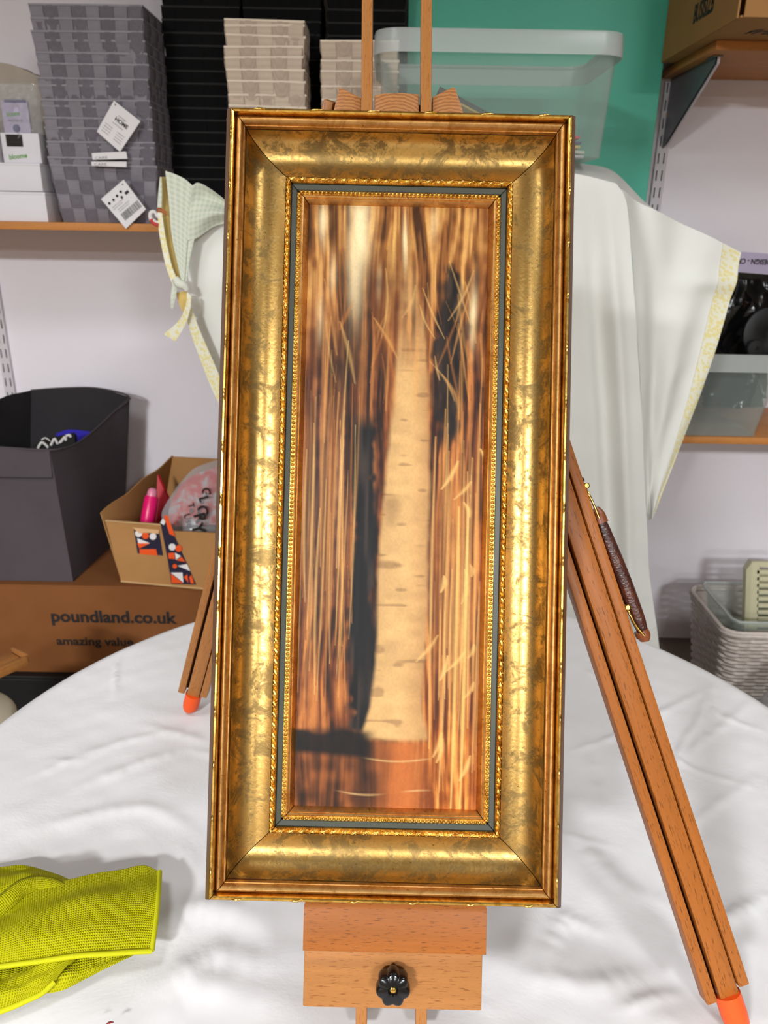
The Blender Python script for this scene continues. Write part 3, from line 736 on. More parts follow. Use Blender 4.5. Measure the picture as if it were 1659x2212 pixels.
# crumpled black film packets and round black pads
for (lab, pts, Y, sd) in (('glossy crumpled black packet leaning at left in the low tub', [(1530, 680), (1625, 650), (1650, 880), (1520, 880)], 2.40, 3), ('dark crumpled packet at the back of the low tub', [(1560, 600), (1676, 610), (1655, 860), (1560, 860)], 2.46, 4)):
    c = [P(x, y, Y) for x, y in pts]; g = coons([c[0], c[1]], [c[3], c[2]], [c[0], c[3]], [c[1], c[2]], 30, 36)
    g[..., 1] += vnoise(g[..., 0] * 45, g[..., 2] * 45, sd, 4) * 0.012
    V, Fc, uv = gridmesh(g, 0.012, (0, -1, 0)); single('black_packet', V, Fc, MAT['black_plastic'], lab, 'packet', gb, 60)
for lab, x, y, rad, Y in (('round black pad cut off at the right photo edge', 1655, 720, 0.075, 2.36), ('small round black pad low in the tub', 1628, 752, 0.026, 2.325)):
    ctr = P(x, y, Y); v, f = lathe([(rad * 0.9, 0), (rad, 0.003), (rad, 0.012), (rad * 0.9, 0.015), (rad * 0.2, 0.016), (rad * 0.15, 0.013), (0.001, 0.013)], 32, ctr, (0.05, -1, 0.1)); single('round_pad', v, f, MAT['black_rubber'], lab, 'pad', smooth=40)

# cardboard box on the upper right shelf
c0 = PZ(1570, 35, 1.983)
bxl2, byf = 0.790, c0[1]
r = root('cardboard_box', (bxl2 + 0.3, 2.4, 1.9815), 'cardboard box overhanging the upper right shelf', 'box')
for nm, bb in (('front_panel', (bxl2 + 0.012, bxl2 + 0.62, byf, byf + 0.005, 1.982, 2.36)), ('side_panel', (bxl2, bxl2 + 0.005, byf + 0.012, 2.575, 1.982, 2.36)), ('back_panel', (bxl2 + 0.005, bxl2 + 0.62, 2.57, 2.575, 1.982, 2.36)), ('bottom_panel', (bxl2 + 0.006, bxl2 + 0.62, byf + 0.006, 2.569, 1.982, 1.987)), ('top_flap', (bxl2, bxl2 + 0.62, byf, 2.575, 2.3605, 2.366))):
    v, f = bevelbox(*bb, 0.001); part(nm, r, v, f, MAT['card'])
a0 = (bxl2 - 0.0008, 2.345, 2.032)
text('printed_word', r, 'BUSISIZB', a0, (0, -1, 0), (0, 0, 1), 0.042, MAT['ink'], 0.03, width=0.135)
text('handwriting', r, 'fragile', (bxl2 + 0.08, byf + 0.16, 1.9812), (1, 0, 0), (0, -1, 0), 0.05, MAT['ink'], 0.01, width=0.16, shear=0.3)
text('scribble', r, 'y', (bxl2 + 0.085, byf - 0.0008, 2.006), (1, 0, 0), (0, 0, 1), 0.03, MAT['ink_soft'], 0.0)

# ------------------------------------------------------------------ left: big box, fabric cube, small box
BT = P(158, 1257, 2.15)[2]
r = root('low_crate', (-1.05, 2.35, 0), 'black low crate beneath the large brown cardboard box', 'crate')
zc = 0.15
for nm, bb in (('front_side', (-1.75, -0.55, 2.10, 2.115, 0, zc)), ('back_side', (-1.75, -0.55, 2.58, 2.595, 0, zc)), ('left_side', (-1.75, -1.735, 2.115, 2.58, 0, zc)), ('right_side', (-0.565, -0.55, 2.115, 2.58, 0, zc)), ('lid', (-1.75, -0.55, 2.10, 2.595, zc + 0.0005, zc + 0.012))):
    v, f = bevelbox(*bb, 0.002); part(nm, r, v, f, MAT['black_rubber'])
zb = zc + 0.013
r = root('cardboard_box', (-1.0, 2.35, zb), 'large brown cardboard box reading poundland.co.uk under the grey cube', 'box')
bxa, bxb, bya, byb = -1.62, -0.36, 2.125, 2.66
for nm, bb in (('front_panel', (bxa, bxb, bya, bya + 0.006, zb, BT - 0.006)), ('back_panel', (bxa, bxb, byb - 0.006, byb, zb, BT - 0.006)), ('side_panel', (bxa, bxa + 0.006, bya + 0.006, byb - 0.006, zb, BT - 0.006)), ('side_panel', (bxb - 0.006, bxb, bya + 0.006, byb - 0.006, zb, BT - 0.006)), ('top_flap', (bxa, bxb, bya, (bya + byb) / 2 - 0.001, BT - 0.006, BT - 0.0004)), ('top_flap', (bxa, bxb, (bya + byb) / 2 + 0.001, byb, BT - 0.006, BT - 0.0004)), ('bottom_panel', (bxa + 0.006, bxb - 0.006, bya + 0.006, byb - 0.006, zb, zb + 0.005))):
    v, f = bevelbox(*bb, 0.001); part(nm, r, v, f, MAT['card_big'])
pa, pb = P(112, 1342, bya), P(385, 1361, bya)
text('printed_words', r, 'poundland.co.uk', pa - np.array([0, 0.0008, 0]), (1, 0, 0), (0, 0, 1), 0.040, MAT['ink'], 0.035, width=pb[0] - pa[0])
pa2, pb2 = P(123, 1392, bya), P(290, 1402, bya)
text('printed_words', r, 'amazing value', pa2 - np.array([0, 0.0008, 0]), (1, 0, 0), (0, 0, 1), 0.028, MAT['ink'], 0.028, width=(pb2[0] - pa2[0]))

# grey fabric cube
cf = 2.15; cbk = 2.57
FTR, FBR = P(108, 972, cf), P(158, 1257, cf)
BTR, BTL = P(280, 858, cbk), P(67, 843, cbk)
wX = BTR[0] - BTL[0]
FTL = FTR - np.array([wX * 1.02, 0, -0.004]); FBL = FBR - np.array([wX, 0, 0])
FBR[2] = FBL[2] = BT + 0.001
BBR = np.array([FBR[0] + 0.03, cbk - 0.02, BT + 0.001]); BBL = np.array([FBL[0] + 0.02, cbk - 0.02, BT + 0.001])
r = root('fabric_storage_cube', (FBR + BBL) / 2, 'open dark grey fabric storage cube on the large cardboard box', 'storage cube')
def fpanel(nm, top, bot, mat, bulge, nd, thick=0.003, n=16):
    g = coons(top, bot, [top[0], bot[0]], [top[-1], bot[-1]], n, n)
    u = np.linspace(0, 1, n)[None, :]; v = np.linspace(0, 1, n)[:, None]
    g = g + (np.sin(np.pi * u) * np.sin(np.pi * v))[..., None] * np.asarray(bulge)[None, None]
    V, Fc, uv = gridmesh(g, thick, nd); return part(nm, r, V, Fc, mat, 60)
fpanel('front_panel', [FTL, (FTL + FTR) / 2 + np.array([0, 0, 0.004]), FTR], [FBL, FBR], MAT['cube_grey'], (0, -0.004, 0), (0, -1, 0))
mid = P(200, 932, 2.38); q1 = P(160, 960, 2.26); q2 = P(245, 890, 2.50)
fpanel('side_panel', [FTR, q1, mid, q2, BTR], [FBR, BBR], MAT['cube_grey'], (0.012, 0, 0), (1, 0, 0), 0.003, 22)
bm_ = P(214, 839, cbk); bl_ = P(140, 838, cbk)
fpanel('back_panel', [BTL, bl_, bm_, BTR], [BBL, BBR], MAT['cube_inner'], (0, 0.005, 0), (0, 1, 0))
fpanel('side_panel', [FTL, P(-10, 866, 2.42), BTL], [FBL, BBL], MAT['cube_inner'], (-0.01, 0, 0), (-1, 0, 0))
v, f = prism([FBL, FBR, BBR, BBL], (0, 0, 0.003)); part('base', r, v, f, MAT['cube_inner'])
hb = [P(-140, 1030, cf - 0.006), P(60, 1032, cf - 0.0075), P(113, 1032, cf - 0.005)]
t_ = [FTL + np.array([0, -0.005, 0]), (FTL + FTR) / 2 + np.array([0, -0.006, 0.004]), FTR + np.array([0, -0.004, 0])]; hb[0] = np.array([t_[0][0], hb[0][1], hb[1][2]])
g = coons(t_, hb, [t_[0], hb[0]], [t_[-1], hb[-1]], 14, 6); V, Fc, uv = gridmesh(g, 0.003, (0, -1, 0)); part('hem_band', r, V, Fc, MAT['cube_grey'], 60)
v, f = tube([p + np.array([0, -0.0015, 0]) for p in hb], 0.0016, 6, 14); part('hem_seam', r, v, f, MAT['cube_inner'], 60)
rimp = [FTL, (FTL + FTR) / 2 + np.array([0, 0, 0.004]), FTR, q1, mid, q2, BTR, bm_, bl_, BTL]
v, f = tube(rimp, 0.0028, 6, 60); part('piping', r, v, f, MAT['cube_grey'], 60)
# things in the cube
cc = P(165, 945, 2.36)
g = coons([P(122, 936, 2.40), P(150, 928, 2.42), P(195, 932, 2.42)], [P(118, 985, 2.34), P(150, 990, 2.34), P(190, 985, 2.34)], [P(122, 936, 2.40), P(118, 985, 2.34)], [P(195, 932, 2.42), P(190, 985, 2.34)], 14, 10)
V, Fc, uv = gridmesh(g, 0.02, (0, -1, 0.3)); single('folded_cloth', V, Fc, MAT['blue'], 'bright blue folded cloth inside the grey storage cube', 'cloth', smooth=60)
rr = root('patterned_garment', P(110, 985, 2.30), 'black garment with white lettering inside the grey storage cube', 'garment')
g = coons([P(72, 962, 2.30), P(110, 946, 2.32), P(160, 934, 2.33)], [P(72, 1000, 2.26), P(110, 1000, 2.26), P(165, 990, 2.27)], [P(72, 962, 2.30), P(72, 1000, 2.26)], [P(160, 934, 2.33), P(165, 990, 2.27)], 16, 10)
V, Fc, uv = gridmesh(g, 0.02, (0, -1, 0.3)); part('black_cloth', rr, V, Fc, MAT['black_rubber'], 60)
for pts in ([(82, 968), (90, 956), (100, 962), (104, 968)], [(110, 962), (118, 948), (126, 960), (134, 950)], [(128, 962), (140, 944), (142, 958), (132, 960)], [(142, 942), (150, 940), (153, 944)], [(90, 950), (98, 946), (108, 952)]):
    v, f = tube([P(x, y, 2.29 + (x - 80) * 0.0004) for x, y in pts], 0.0042 if pts[0] != (90, 950) else 0.002, 7, 14); part('white_letter', rr, v, f, MAT['offwhite'], 60)

# small open cardboard box
sf = P(262, 1258, 2.13); syf = PZ(262, 1258, BT)[1]
TL, BL = P(228, 1125, syf), P(262, 1258, syf); BL[2] = BT + 0.0005
BR = PZ(540, 1283, BT); BR[2] = BT + 0.0005; TR = P(540, 1148, BR[1])
kTL, kTR = P(372, 986, 2.50), P(560, 995, 2.50)
kBL = np.array([BL[0] + 0.02, 2.48, BT + 0.0005]); kBR = np.array([BR[0] + 0.03, 2.48, BT + 0.0005])
r = root('cardboard_box', (BL + kBR) / 2, 'small open cardboard box of oddments beside the grey cube', 'box')
def cpanel(nm, a, b, c, d, mat, t=0.004, wob=0.0, nd=(0, -1, 0)):
    g = coons([a, (np.asarray(a) + b) / 2, b], [d, c], [a, d], [b, c], 14, 8)
    if wob: g[0, :, 2] += wob * np.sin(np.linspace(0, 14, 14)); g[1, :, 2] += wob * 0.4 * np.sin(np.linspace(0, 14, 14))
    V, Fc, uv = gridmesh(g, t, nd); return part(nm, r, V, Fc, mat, 30)
def lerp(a, b, t): return np.asarray(a) * (1 - t) + np.asarray(b) * t
sp = 0.70                                          # the front is cut by a printed strip, the right part sits lower
dropT = lerp(TL, TR, sp) + np.array([0, 0, -0.024])
cpanel('front_panel', TL, lerp(TL, TR, 0.43), lerp(BL, BR, 0.47), BL, MAT['card'])
cpanel('front_flap', lerp(TL, TR, 0.44) - np.array([0, 0, 0.018]), TR - np.array([0, 0, 0.010]), BR, lerp(BL, BR, 0.44), MAT['card'])
cpanel('back_panel', kTL, kTR, kBR, kBL, MAT['card'], nd=(0, 1, 0))
tornl = P(216, 1108, syf + 0.01)
cpanel('side_panel', tornl, kTL, kBL, BL + np.array([0, 0.002, 0]), MAT['card'], 0.004, 0.004, (-1, 0, 0))
cpanel('side_panel', TR - np.array([0, 0, 0.01]), kTR, kBR, BR, MAT['card'], nd=(1, 0, 0))
v, f = prism([BL, BR, kBR, kBL], (0, 0, 0.003)); part('base', r, v, f, MAT['card'])
v, f = tube([TL, lerp(TL, TR, 0.43)], 0.0032, 6, 8); part('folded_edge', r, v, f, MAT['card_edge'], 60)
v, f = tube([BL + np.array([0, 0, 0.003]), lerp(BL, BR, 0.66) + np.array([0, 0, 0.003])], 0.0032, 6, 8); part('folded_edge', r, v, f, MAT['card_edge'], 60)
def flat(nm, px, mat, k, par=r):
    fr_n = np.array([0, -1.0, 0])
    pts = []
    for x, y in px:
        xl = 228 + (y - 1125) * (262 - 228) / 133.0; t = (x - xl) / (540 - xl); Yp = BL[1] + (BR[1] - BL[1]) * t
        pts.append(P(x, y, Yp - 0.0012 - k * 0.0007))
    return part(nm, par, pts, [tuple(range(len(pts)))], mat)
def disc(cx_, cy_, rx, n=14): return [(cx_ + rx * math.cos(2 * math.pi * i / n), cy_ + rx * math.sin(2 * math.pi * i / n)) for i in range(n)]
def Z(px): return [(210 + x / 6.144, 970 + y / 6.144) for x, y in px]
flat('printed_label', Z([(485, 1060), (820, 1085), (875, 1415), (535, 1385)]), MAT['navy'], 1)
flat('tape_strip', Z([(465, 1040), (820, 1075), (815, 1125), (640, 1110), (560, 1120)]), MAT['tape'], 3)
for pts, m in (([(560, 1330), (780, 1325), (800, 1415), (565, 1390)], 'orange_print'), ([(530, 1250), (700, 1252), (560, 1320)], 'orange_print'), ([(530, 1180), (700, 1250), (545, 1255)], 'white_print')): flat('printed_shape', Z(pts), MAT[m], 2)
for cx_, cy_, rr_, m in ((550, 1120, 48, 'white_print'), (640, 1150, 46, 'orange_print'), (740, 1160, 46, 'white_print')): flat('printed_shape', Z(disc(cx_, cy_, rr_)), MAT[m], 2.5)
flat('printed_strip', Z([(840, 990), (905, 960), (1040, 1190), (1310, 1800), (985, 1790), (930, 1440)]), MAT['navy'], 4)
for pts, m in (([(880, 880), (935, 880), (1035, 1160), (960, 1130)], 'orange_print'), ([(835, 980), (870, 920), (905, 965), (885, 1010)], 'white_print'), ([(940, 1380), (1020, 1375), (1035, 1460), (950, 1455)], 'orange_print'), ([(1030, 1375), (1110, 1420), (1045, 1470)], 'white_print'), ([(1050, 1475), (1120, 1430), (1170, 1500)], 'orange_print'), ([(1065, 1550), (1190, 1525), (1235, 1620)], 'white_print'), ([(975, 1640), (1130, 1640), (1145, 1775)], 'white_print'), ([(975, 1650), (1140, 1780), (990, 1780)], 'orange_print'), ([(1150, 1700), (1195, 1660), (1210, 1780)], 'orange_print'), ([(1220, 1700), (1250, 1670), (1285, 1785), (1240, 1780)], 'orange_print')):
    flat('printed_shape', Z(pts), MAT[m], 5)
for cx_, cy_, rr_, m in ((995, 1300, 46, 'white_print'), (1080, 1320, 44, 'orange_print'), (1030, 1555, 30, 'orange_print')): flat('printed_shape', Z(disc(cx_, cy_, rr_)), MAT[m], 5)
# its contents
by = 2.23
r = root('pink_bottle', P(318, 1150, by), 'hot pink bottle with a pale cap in the small cardboard box', 'bottle')
ax = nrm(P(327, 1075, by + 0.03) - P(316, 1140, by)); bo = P(313, 1160, by); L_ = np.linalg.norm(P(327, 1080, by) - P(313, 1160, by))
bo[2] = max(bo[2], BT + 0.02)
v, f = lathe([(0.018, 0), (0.021, 0.004), (0.0225, L_ * 0.5), (0.0215, L_ * 0.95), (0.018, L_ * 1.02)], 22, bo, ax); part('bottle_body', r, v, f, MAT['pink'], 50)
v, f = lathe([(0.0155, L_ * 1.0), (0.0155, L_ * 1.10), (0.0135, L_ * 1.18), (0.006, L_ * 1.22)], 20, bo, ax); part('cap', r, v, f, MAT['pink_pale'], 50)
tri = [P(340, 1026, 2.36), P(364, 1078, 2.34), P(350, 1100, 2.33), P(336, 1075, 2.34)]
v, f = prism([P(340, 1026, 2.38), P(366, 1085, 2.36), P(352, 1170, 2.32), P(334, 1165, 2.32)], (0.004, 0.008, 0)); single('red_card_piece', v, f, MAT['red'], 'pointed red card sticking up behind the pink bottle', 'card')
r = root('plastic_bag', P(440, 1160, 2.24), 'printed clear plastic bag with red pattern in the small cardboard box', 'bag')
c = [P(383, 1050, 2.30), P(480, 990, 2.34), P(500, 1150, 2.22), P(365, 1152, 2.19)]
g = coons([c[0], P(420, 1012, 2.33), c[1]], [c[3], P(430, 1150, 2.18), c[2]], [c[0], P(350, 1108, 2.25), c[3]], [c[1], P(500, 1080, 2.28), c[2]], 30, 30)
uu, ww = np.meshgrid(np.linspace(0, 1, 30), np.linspace(0, 1, 30)); pf = np.sin(np.pi * uu) * np.sin(np.pi * ww)
g[..., 1] -= 0.035 * pf ** 0.7 + vnoise(uu * 9, ww * 9, 8) * 0.003
V, Fc, uv = gridmesh(g, 0.05, (0, -1, 0)); part('bag_film', r, V, Fc, MAT['bag_film'], 60)
g2 = g + np.array([0, 0.02, 0]); V, Fc, uv = gridmesh(g2[3:-3, 3:-3], 0.02, (0, -1, 0)); part('contents', r, V, Fc, MAT['red_mottle'], 60)
def on_bag(px, lift=0.004):
    out = []
    for x, y in px:
        d = nrm(P(x, y, 2.2) - CAM); rel = g.reshape(-1, 3) - CAM; t = rel @ d; off = np.linalg.norm(rel - t[:, None] * d, axis=1)
        k = np.argsort(off)[:4]; tt = np.average(t[k], weights=1 / (off[k] + 1e-4)); out.append(CAM + d * (tt - lift))
    return out
q = on_bag([(452, 1058), (447, 1078), (441, 1097), (436, 1115), (430, 1134)], 0.006)
for ch, p_, sz in zip('GLORY', q, (0.026, 0.030, 0.034, 0.036, 0.038)):
    text('printed_letter', r, ch, p_ + np.array([-0.024, -0.004, 0.004]), (0.22, 0, -1), (1, 0, 0.30), sz, MAT['ink'], 0.03)
q = on_bag([(412, 1088), (404, 1112)], 0.006)
for wd, p_ in zip(('To', 'Use'), q): text('printed_letter', r, wd, p_ + np.array([-0.01, -0.002, 0]), (0.22, 0, -1), (1, 0, 0.30), 0.020, MAT['ink'], 0.02)

# wooden tray of another easel at the left edge, and a cream seat
A_ = P(60, 1436, 1.62); B_ = PZ(-110, 1512, A_[2]); ax_ = nrm(B_ - A_); bd_ = nrm(np.cross(ax_, (0, 0, 1.0))); bd_ = bd_ if bd_[1] > 0 else -bd_
r = root('easel_tray', (A_[0] - 0.06, A_[1], 0.0), 'pale wooden easel tray poking in at the left photo edge', 'easel')
up_ = np.array([0, 0, 1.0])
bar('front_lip', r, A_ + up_ * 0.012, B_ + up_ * 0.012, up_, 0.024, 0.010, MAT['beech'])
bar('tray_board', r, A_ + bd_ * 0.038 + ax_ * 0.004 + up_ * 0.008, B_ + bd_ * 0.038 + up_ * 0.008, bd_, 0.064, 0.010, MAT['beech'])
bar('back_rail', r, A_ + bd_ * 0.076 + ax_ * 0.05 + up_ * 0.028, B_ + bd_ * 0.076 + up_ * 0.028, up_, 0.052, 0.011, MAT['beech'])
bar('end_stop', r, A_ + bd_ * 0.005 - ax_ * 0.004 + up_ * 0.014, A_ + bd_ * 0.072 - ax_ * 0.004 + up_ * 0.010, up_, 0.022, 0.008, MAT['beech'])
for k_ in (0.3, 0.8):
    q_ = A_ + (B_ - A_) * k_ + bd_ * 0.094; bar('leg', r, (q_[0], q_[1], 0.001), (q_[0], q_[1], A_[2] + 0.05), bd_, 0.022, 0.022, MAT['beech'])
sc = P(-70, 1600, 1.42)
r = root('stool', (sc[0] - 0.08, 1.42, 0), 'round cream stool seat at the left edge behind the table', 'stool')
v, f = lathe([(0.15, 0), (0.17, 0.01), (0.172, 0.03), (0.16, 0.045), (0.10, 0.05), (0.001, 0.05)], 40, (sc[0] - 0.085, 1.44, sc[2] - 0.02), (0, 0, 1)); part('seat', r, v, f, MAT['cream_seat'], 50)
for sx, sy in ((-1, -1), (1, -1), (-1, 1), (1, 1)):
    v, f = tube([(sc[0] - 0.085 + sx * 0.08, 1.44 + sy * 0.08, sc[2] - 0.02), (sc[0] - 0.085 + sx * 0.12, 1.44 + sy * 0.12, 0.0)], 0.012, 8, 4); part('leg', r, v, f, MAT['steel_dark'], 50)

# ------------------------------------------------------------------ right floor: wicker basket, cream basket, bags
def hamper(label, xc, yc, z0, h, wt, dt, wb, db, rows, mat):
    r = root('wicker_basket', (xc, yc, z0), label, 'basket')
    n = 72
    N = 108; cache = {}
    def rp(t, k, o=0.0):
        key = (round(t, 5), round(o, 6))
        if key not in cache:
            w = wb + (wt - wb) * t; d = db + (dt - db) * t; p = np.array(rrect(w / 2 + o, d / 2 + o, 0.05, 6)); p = np.vstack([p, p[:1]])
            cs = np.r_[0, np.cumsum(np.linalg.norm(np.diff(p, axis=0), axis=1))]; q = np.linspace(0, cs[-1], N, endpoint=False)
            cache[key] = np.stack([np.interp(q, cs, p[:, 0]), np.interp(q, cs, p[:, 1])], 1)
        return cache[key][k % N]
    for j in range(rows):
        t = (j + 0.5) / rows; V, Fc = [], []; hh = h / rows * 0.52
        for k in range(N):
            o = 0.0022 * (1 if (k // 3 + j) % 2 else -1)
            for dz, oo in ((hh, o - 0.002), (0, o + 0.0018), (-hh, o - 0.002)):
                x, y = rp(t, k, oo); V.append((xc + x, yc + y, z0 + h * t + dz))
        for k in range(N):
            a_, b_ = k * 3, ((k + 1) % N) * 3; Fc += [(a_, a_ + 1, b_ + 1, b_), (a_ + 1, a_ + 2, b_ + 2, b_ + 1), (a_ + 2, a_, b_, b_ + 2)]
        part('woven_row', r, V, Fc, mat, 50)
    loop = [(xc + x, yc + y, z0 + h + 0.002) for x, y in rrect(wt / 2, dt / 2, 0.05, 6)]; loop.append(loop[0])
    for dz, rr_ in ((0.0, 0.008), (0.010, 0.007)):
        v, f = tube([np.array(p) + np.array([0, 0, dz]) for p in loop], rr_, 7, 80); part('rim_braid', r, v, f, mat, 60)
    v, f = bevelbox(xc - wb / 2 + 0.01, xc + wb / 2 - 0.01, yc - db / 2 + 0.01, yc + db / 2 - 0.01, z0, z0 + 0.006, 0.002); part('base', r, v, f, mat)
    return r
MAT['wicker'] = plain('white_wicker', (206, 192, 184), 0.7, var=0.12, scale=60)
wz = 0.31
w0 = PZ(1580, 1372, wz); w1 = PZ(1545, 1290, wz)
hx = w0[0] - 0.012 + 0.21
hamper('white wicker basket on the floor at lower right', hx, w0[1] + 0.16, 0.001, wz - 0.001, 0.44, 0.34, 0.36, 0.28, 22, MAT['wicker'])
# clear box inside the wicker basket
zz0, zz1 = 0.02, wz + 0.035
r = root('clear_box', (hx + 0.01, w0[1] + 0.165, zz0), 'clear plastic box standing inside the wicker basket', 'plastic box')
cxx, cyy = hx + 0.012, w0[1] + 0.165
def ring3(w, d, z, rad): return [(cxx + x, cyy + y, z) for x, y in rrect(w / 2, d / 2, rad)]
lev = [(0.30, 0.21, zz0), (0.375, 0.275, zz1), (0.395, 0.295, zz1 + 0.002), (0.393, 0.293, zz1 - 0.008), (0.371, 0.271, zz1 - 0.004), (0.296, 0.206, zz0 + 0.003)]
R_ = [ring3(a_, b_, c_, 0.035) for a_, b_, c_ in lev]; n = len(R_[0]); V = [p for q in R_ for p in q]
Fc = [(j * n + k, j * n + (k + 1) % n, (j + 1) * n + (k + 1) % n, (j + 1) * n + k) for j in range(len(R_) - 1) for k in range(n)] + [tuple(range(n))[::-1], tuple((len(R_) - 1) * n + k for k in range(n))]
part('box_body', r, V, Fc, MAT['tub'], 40)
v, f = tube([np.array(p) for p in R_[2]] + [np.array(R_[2][0])], 0.0045, 6, 70); part('rim', r, v, f, MAT['tub_rim'], 60)
# cream slotted basket tilted inside
Yc = cyy + 0.02
r = root('slotted_basket', (P(1650, 1360, Yc)[0], Yc, zz0 + 0.01), 'cream plastic slotted basket standing tilted in the wicker basket', 'basket')
def cq(x, y): return P(x, y, Yc)
ol = [(1626, 1212), (1770, 1212), (1740, 1420), (1612, 1420)]
for nm, pts, th in (('left_edge', [(1625, 1214), (1641, 1214), (1634, 1420), (1616, 1420)], 0.012), ('top_edge', [(1641, 1214), (1770, 1216), (1770, 1226), (1640, 1225)], 0.012)):
    v, f = prism([cq(*p) for p in pts], (0, th, 0)); part(nm, r, v, f, MAT['cream_plastic'])
for q in range(13):
    y0 = 1232 + q * 14.5
    v, f = prism([cq(1636, y0), cq(1770, y0 + 1), cq(1770, y0 + 8), cq(1635, y0 + 7)], (0, 0.006, 0)); part('slat', r, v, f, MAT['cream_plastic'])
v, f = prism([P(1612, 1232, Yc + 0.01), P(1625, 1214, Yc), P(1616, 1420, Yc), P(1606, 1420, Yc + 0.01)], (0.002, 0.03, 0)); part('side_wall', r, v, f, MAT['cream_plastic'])
v, f = prism([P(1614, 1230, Yc + 0.13), P(1760, 1232, Yc + 0.13), P(1740, 1400, Yc + 0.10), P(1612, 1400, Yc + 0.10)], (0, 0.006, 0)); part('far_wall', r, v, f, MAT['cream_plastic'])
# bag and black holdall in front
bq = P(1668, 1450, 1.95)
u, w = np.meshgrid(np.linspace(0, 2 * np.pi, 36), np.linspace(0, np.pi, 22))
rad = 1 + 0.10 * vnoise(u * 2, w * 4, 11, 4)
def blob(cx_, cy_, cz_, rx, ry, rz, sd, am=0.1):
    rad = 1 + am * vnoise(np.cos(u) * np.sin(w) * 3 + 2, np.sin(u) * np.sin(w) * 3 + np.cos(w) * 4, sd, 3)
    g = np.stack([cx_ + rx * rad * np.cos(u) * np.sin(w), cy_ + ry * rad * np.sin(u) * np.sin(w), np.maximum(0.001, cz_ + rz * rad * np.cos(w))], -1); return gridmesh(g)
V, Fc, uv = blob(1.34, 1.98, 0.15, 0.17, 0.14, 0.155, 12)
single('carrier_bag', V, Fc, MAT['bag_film'], 'grey translucent carrier bag before the wicker basket', 'bag', smooth=60)
r = root('holdall', (1.22, 1.83, 0), 'black holdall with a red panel beside the table at right', 'bag')
V, Fc, uv = blob(1.22, 1.82, 0.09, 0.17, 0.11, 0.09, 14, 0.05); part('bag_body', r, V, Fc, MAT['black_rubber'], 60)
V, Fc, uv = blob(1.20, 1.83, 0.175, 0.05, 0.05, 0.014, 15, 0.05); part('red_panel', r, V, Fc, MAT['maroon'], 60)

# ------------------------------------------------------------------ draped sheet behind the table
DY = 1.86
r = root('draped_sheet', (0.1, 1.95, 0), 'white sheet with yellow trim draped over a stand behind the easel', 'sheet')
fold = [P(1330, 396, DY), P(1352, 432, DY), P(1362, 520, DY + .005), P(1372, 660, DY + .01), P(1384, 840, DY + .015), P(1390, 1000, DY + .02), P(1397, 1120, DY + .02), P(1402, 1230, DY + .02), P(1412, 1310, DY + .02), P(1423, 1392, DY + .02), P(1446, 1560, DY + .02), PZ(1470, 1820, 0.03) * np.array([1, 0, 0]) + np.array([0, DY + .03, 0.03])]
fold[-1][0] = fold[-2][0] + 0.04
topc = [P(402, 512, DY + .03), P(470, 484, DY + .02), P(620, 430, DY), P(900, 392, DY), P(1130, 372, DY), P(1240, 375, DY), P(1330, 396, DY)]
left = [topc[0], P(410, 640, DY + .03), P(425, 720, DY + .03), P(478, 868, DY + .04), P(540, 1060, DY + .04), P(570, 1300, DY + .04), np.array([-0.30, DY + .04, 0.03])]
bot = [left[-1], np.array([0.0, DY, 0.03]), np.array([0.35, DY, 0.03]), fold[-1]]
g = coons(topc, bot, left, fold, 150, 110)
uu, ww = np.meshgrid(np.linspace(0, 1, 150), np.linspace(0, 1, 110))
am = np.clip(ww * 2.2, 0, 1) * np.clip((1 - uu) * 14, 0, 1)
fd = 0.5 * np.sin(uu * 34 + 1.5 * np.sin(ww * 3)) + 0.35 * np.sin(uu * 61 + 2 * ww) + 0.3 * np.sin(uu * 17 + ww * 2)
g[..., 1] += 0.016 * am * fd + 0.004 * vnoise(uu * 18, ww * 22, 21, 3)
g[..., 1] += -0.02 * np.exp(-((uu - 0.955 + 0.02 * ww) / 0.018) ** 2) * np.clip(ww * 5, 0, 1) + 0.022 * np.exp(-((uu - 0.915 + 0.02 * ww) / 0.02) ** 2) * np.clip(ww * 4, 0, 1)
V, Fc, uv = gridmesh(g); part('front_panel', r, V, Fc, MAT['sheet'], 179, uv)
# top of the stand, covered
tb_ = [p + np.array([0, 0.36, 0.004]) for p in topc[2:6]]
g = coons(tb_, topc[2:6], [tb_[0], topc[2]], [tb_[-1], topc[5]], 40, 14)
g[..., 2] = np.minimum(g[..., 2], tzb - 0.002) + 0.0
V, Fc, uv = gridmesh(g); part('top_panel', r, V, Fc, MAT['sheet'], 179, uv)
# flap at the right
hem = [P(1600, 545, DY + .10), P(1580, 632, DY + .10), P(1548, 745, DY + .10), P(1512, 850, DY + .10), P(1472, 955, DY + .09), P(1440, 1042, DY + .06), P(1410, 1122, DY + .03)]
ftop = [P(1342, 408, DY + .008), P(1400, 446, DY + .07), P(1500, 495, DY + .10), P(1600, 545, DY + .10)]
fl = [ftop[0], P(1362, 520, DY + .012), P(1372, 660, DY + .015), P(1384, 840, DY + .02), P(1390, 1000, DY + .025), P(1400, 1122, DY + .028)]
g = coons(ftop, [fl[-1], hem[-1]], fl, hem, 60, 90)
uu, ww = np.meshgrid(np.linspace(0, 1, 60), np.linspace(0, 1, 90)); am = np.sin(np.pi * uu) ** 0.6
g[..., 1] += am * (0.022 * np.exp(-((uu - 0.22 - 0.25 * ww) / 0.13) ** 2) + 0.008 * np.sin(uu * 14 + ww * 7) + 0.005 * vnoise(uu * 7, ww * 12, 31, 3))
g[..., 1] += -0.012 * np.exp(-((ww - 0.10 - 0.20 * (1 - uu)) / 0.035) ** 2) * np.clip(uu * 2 - 0.6, 0, 1)
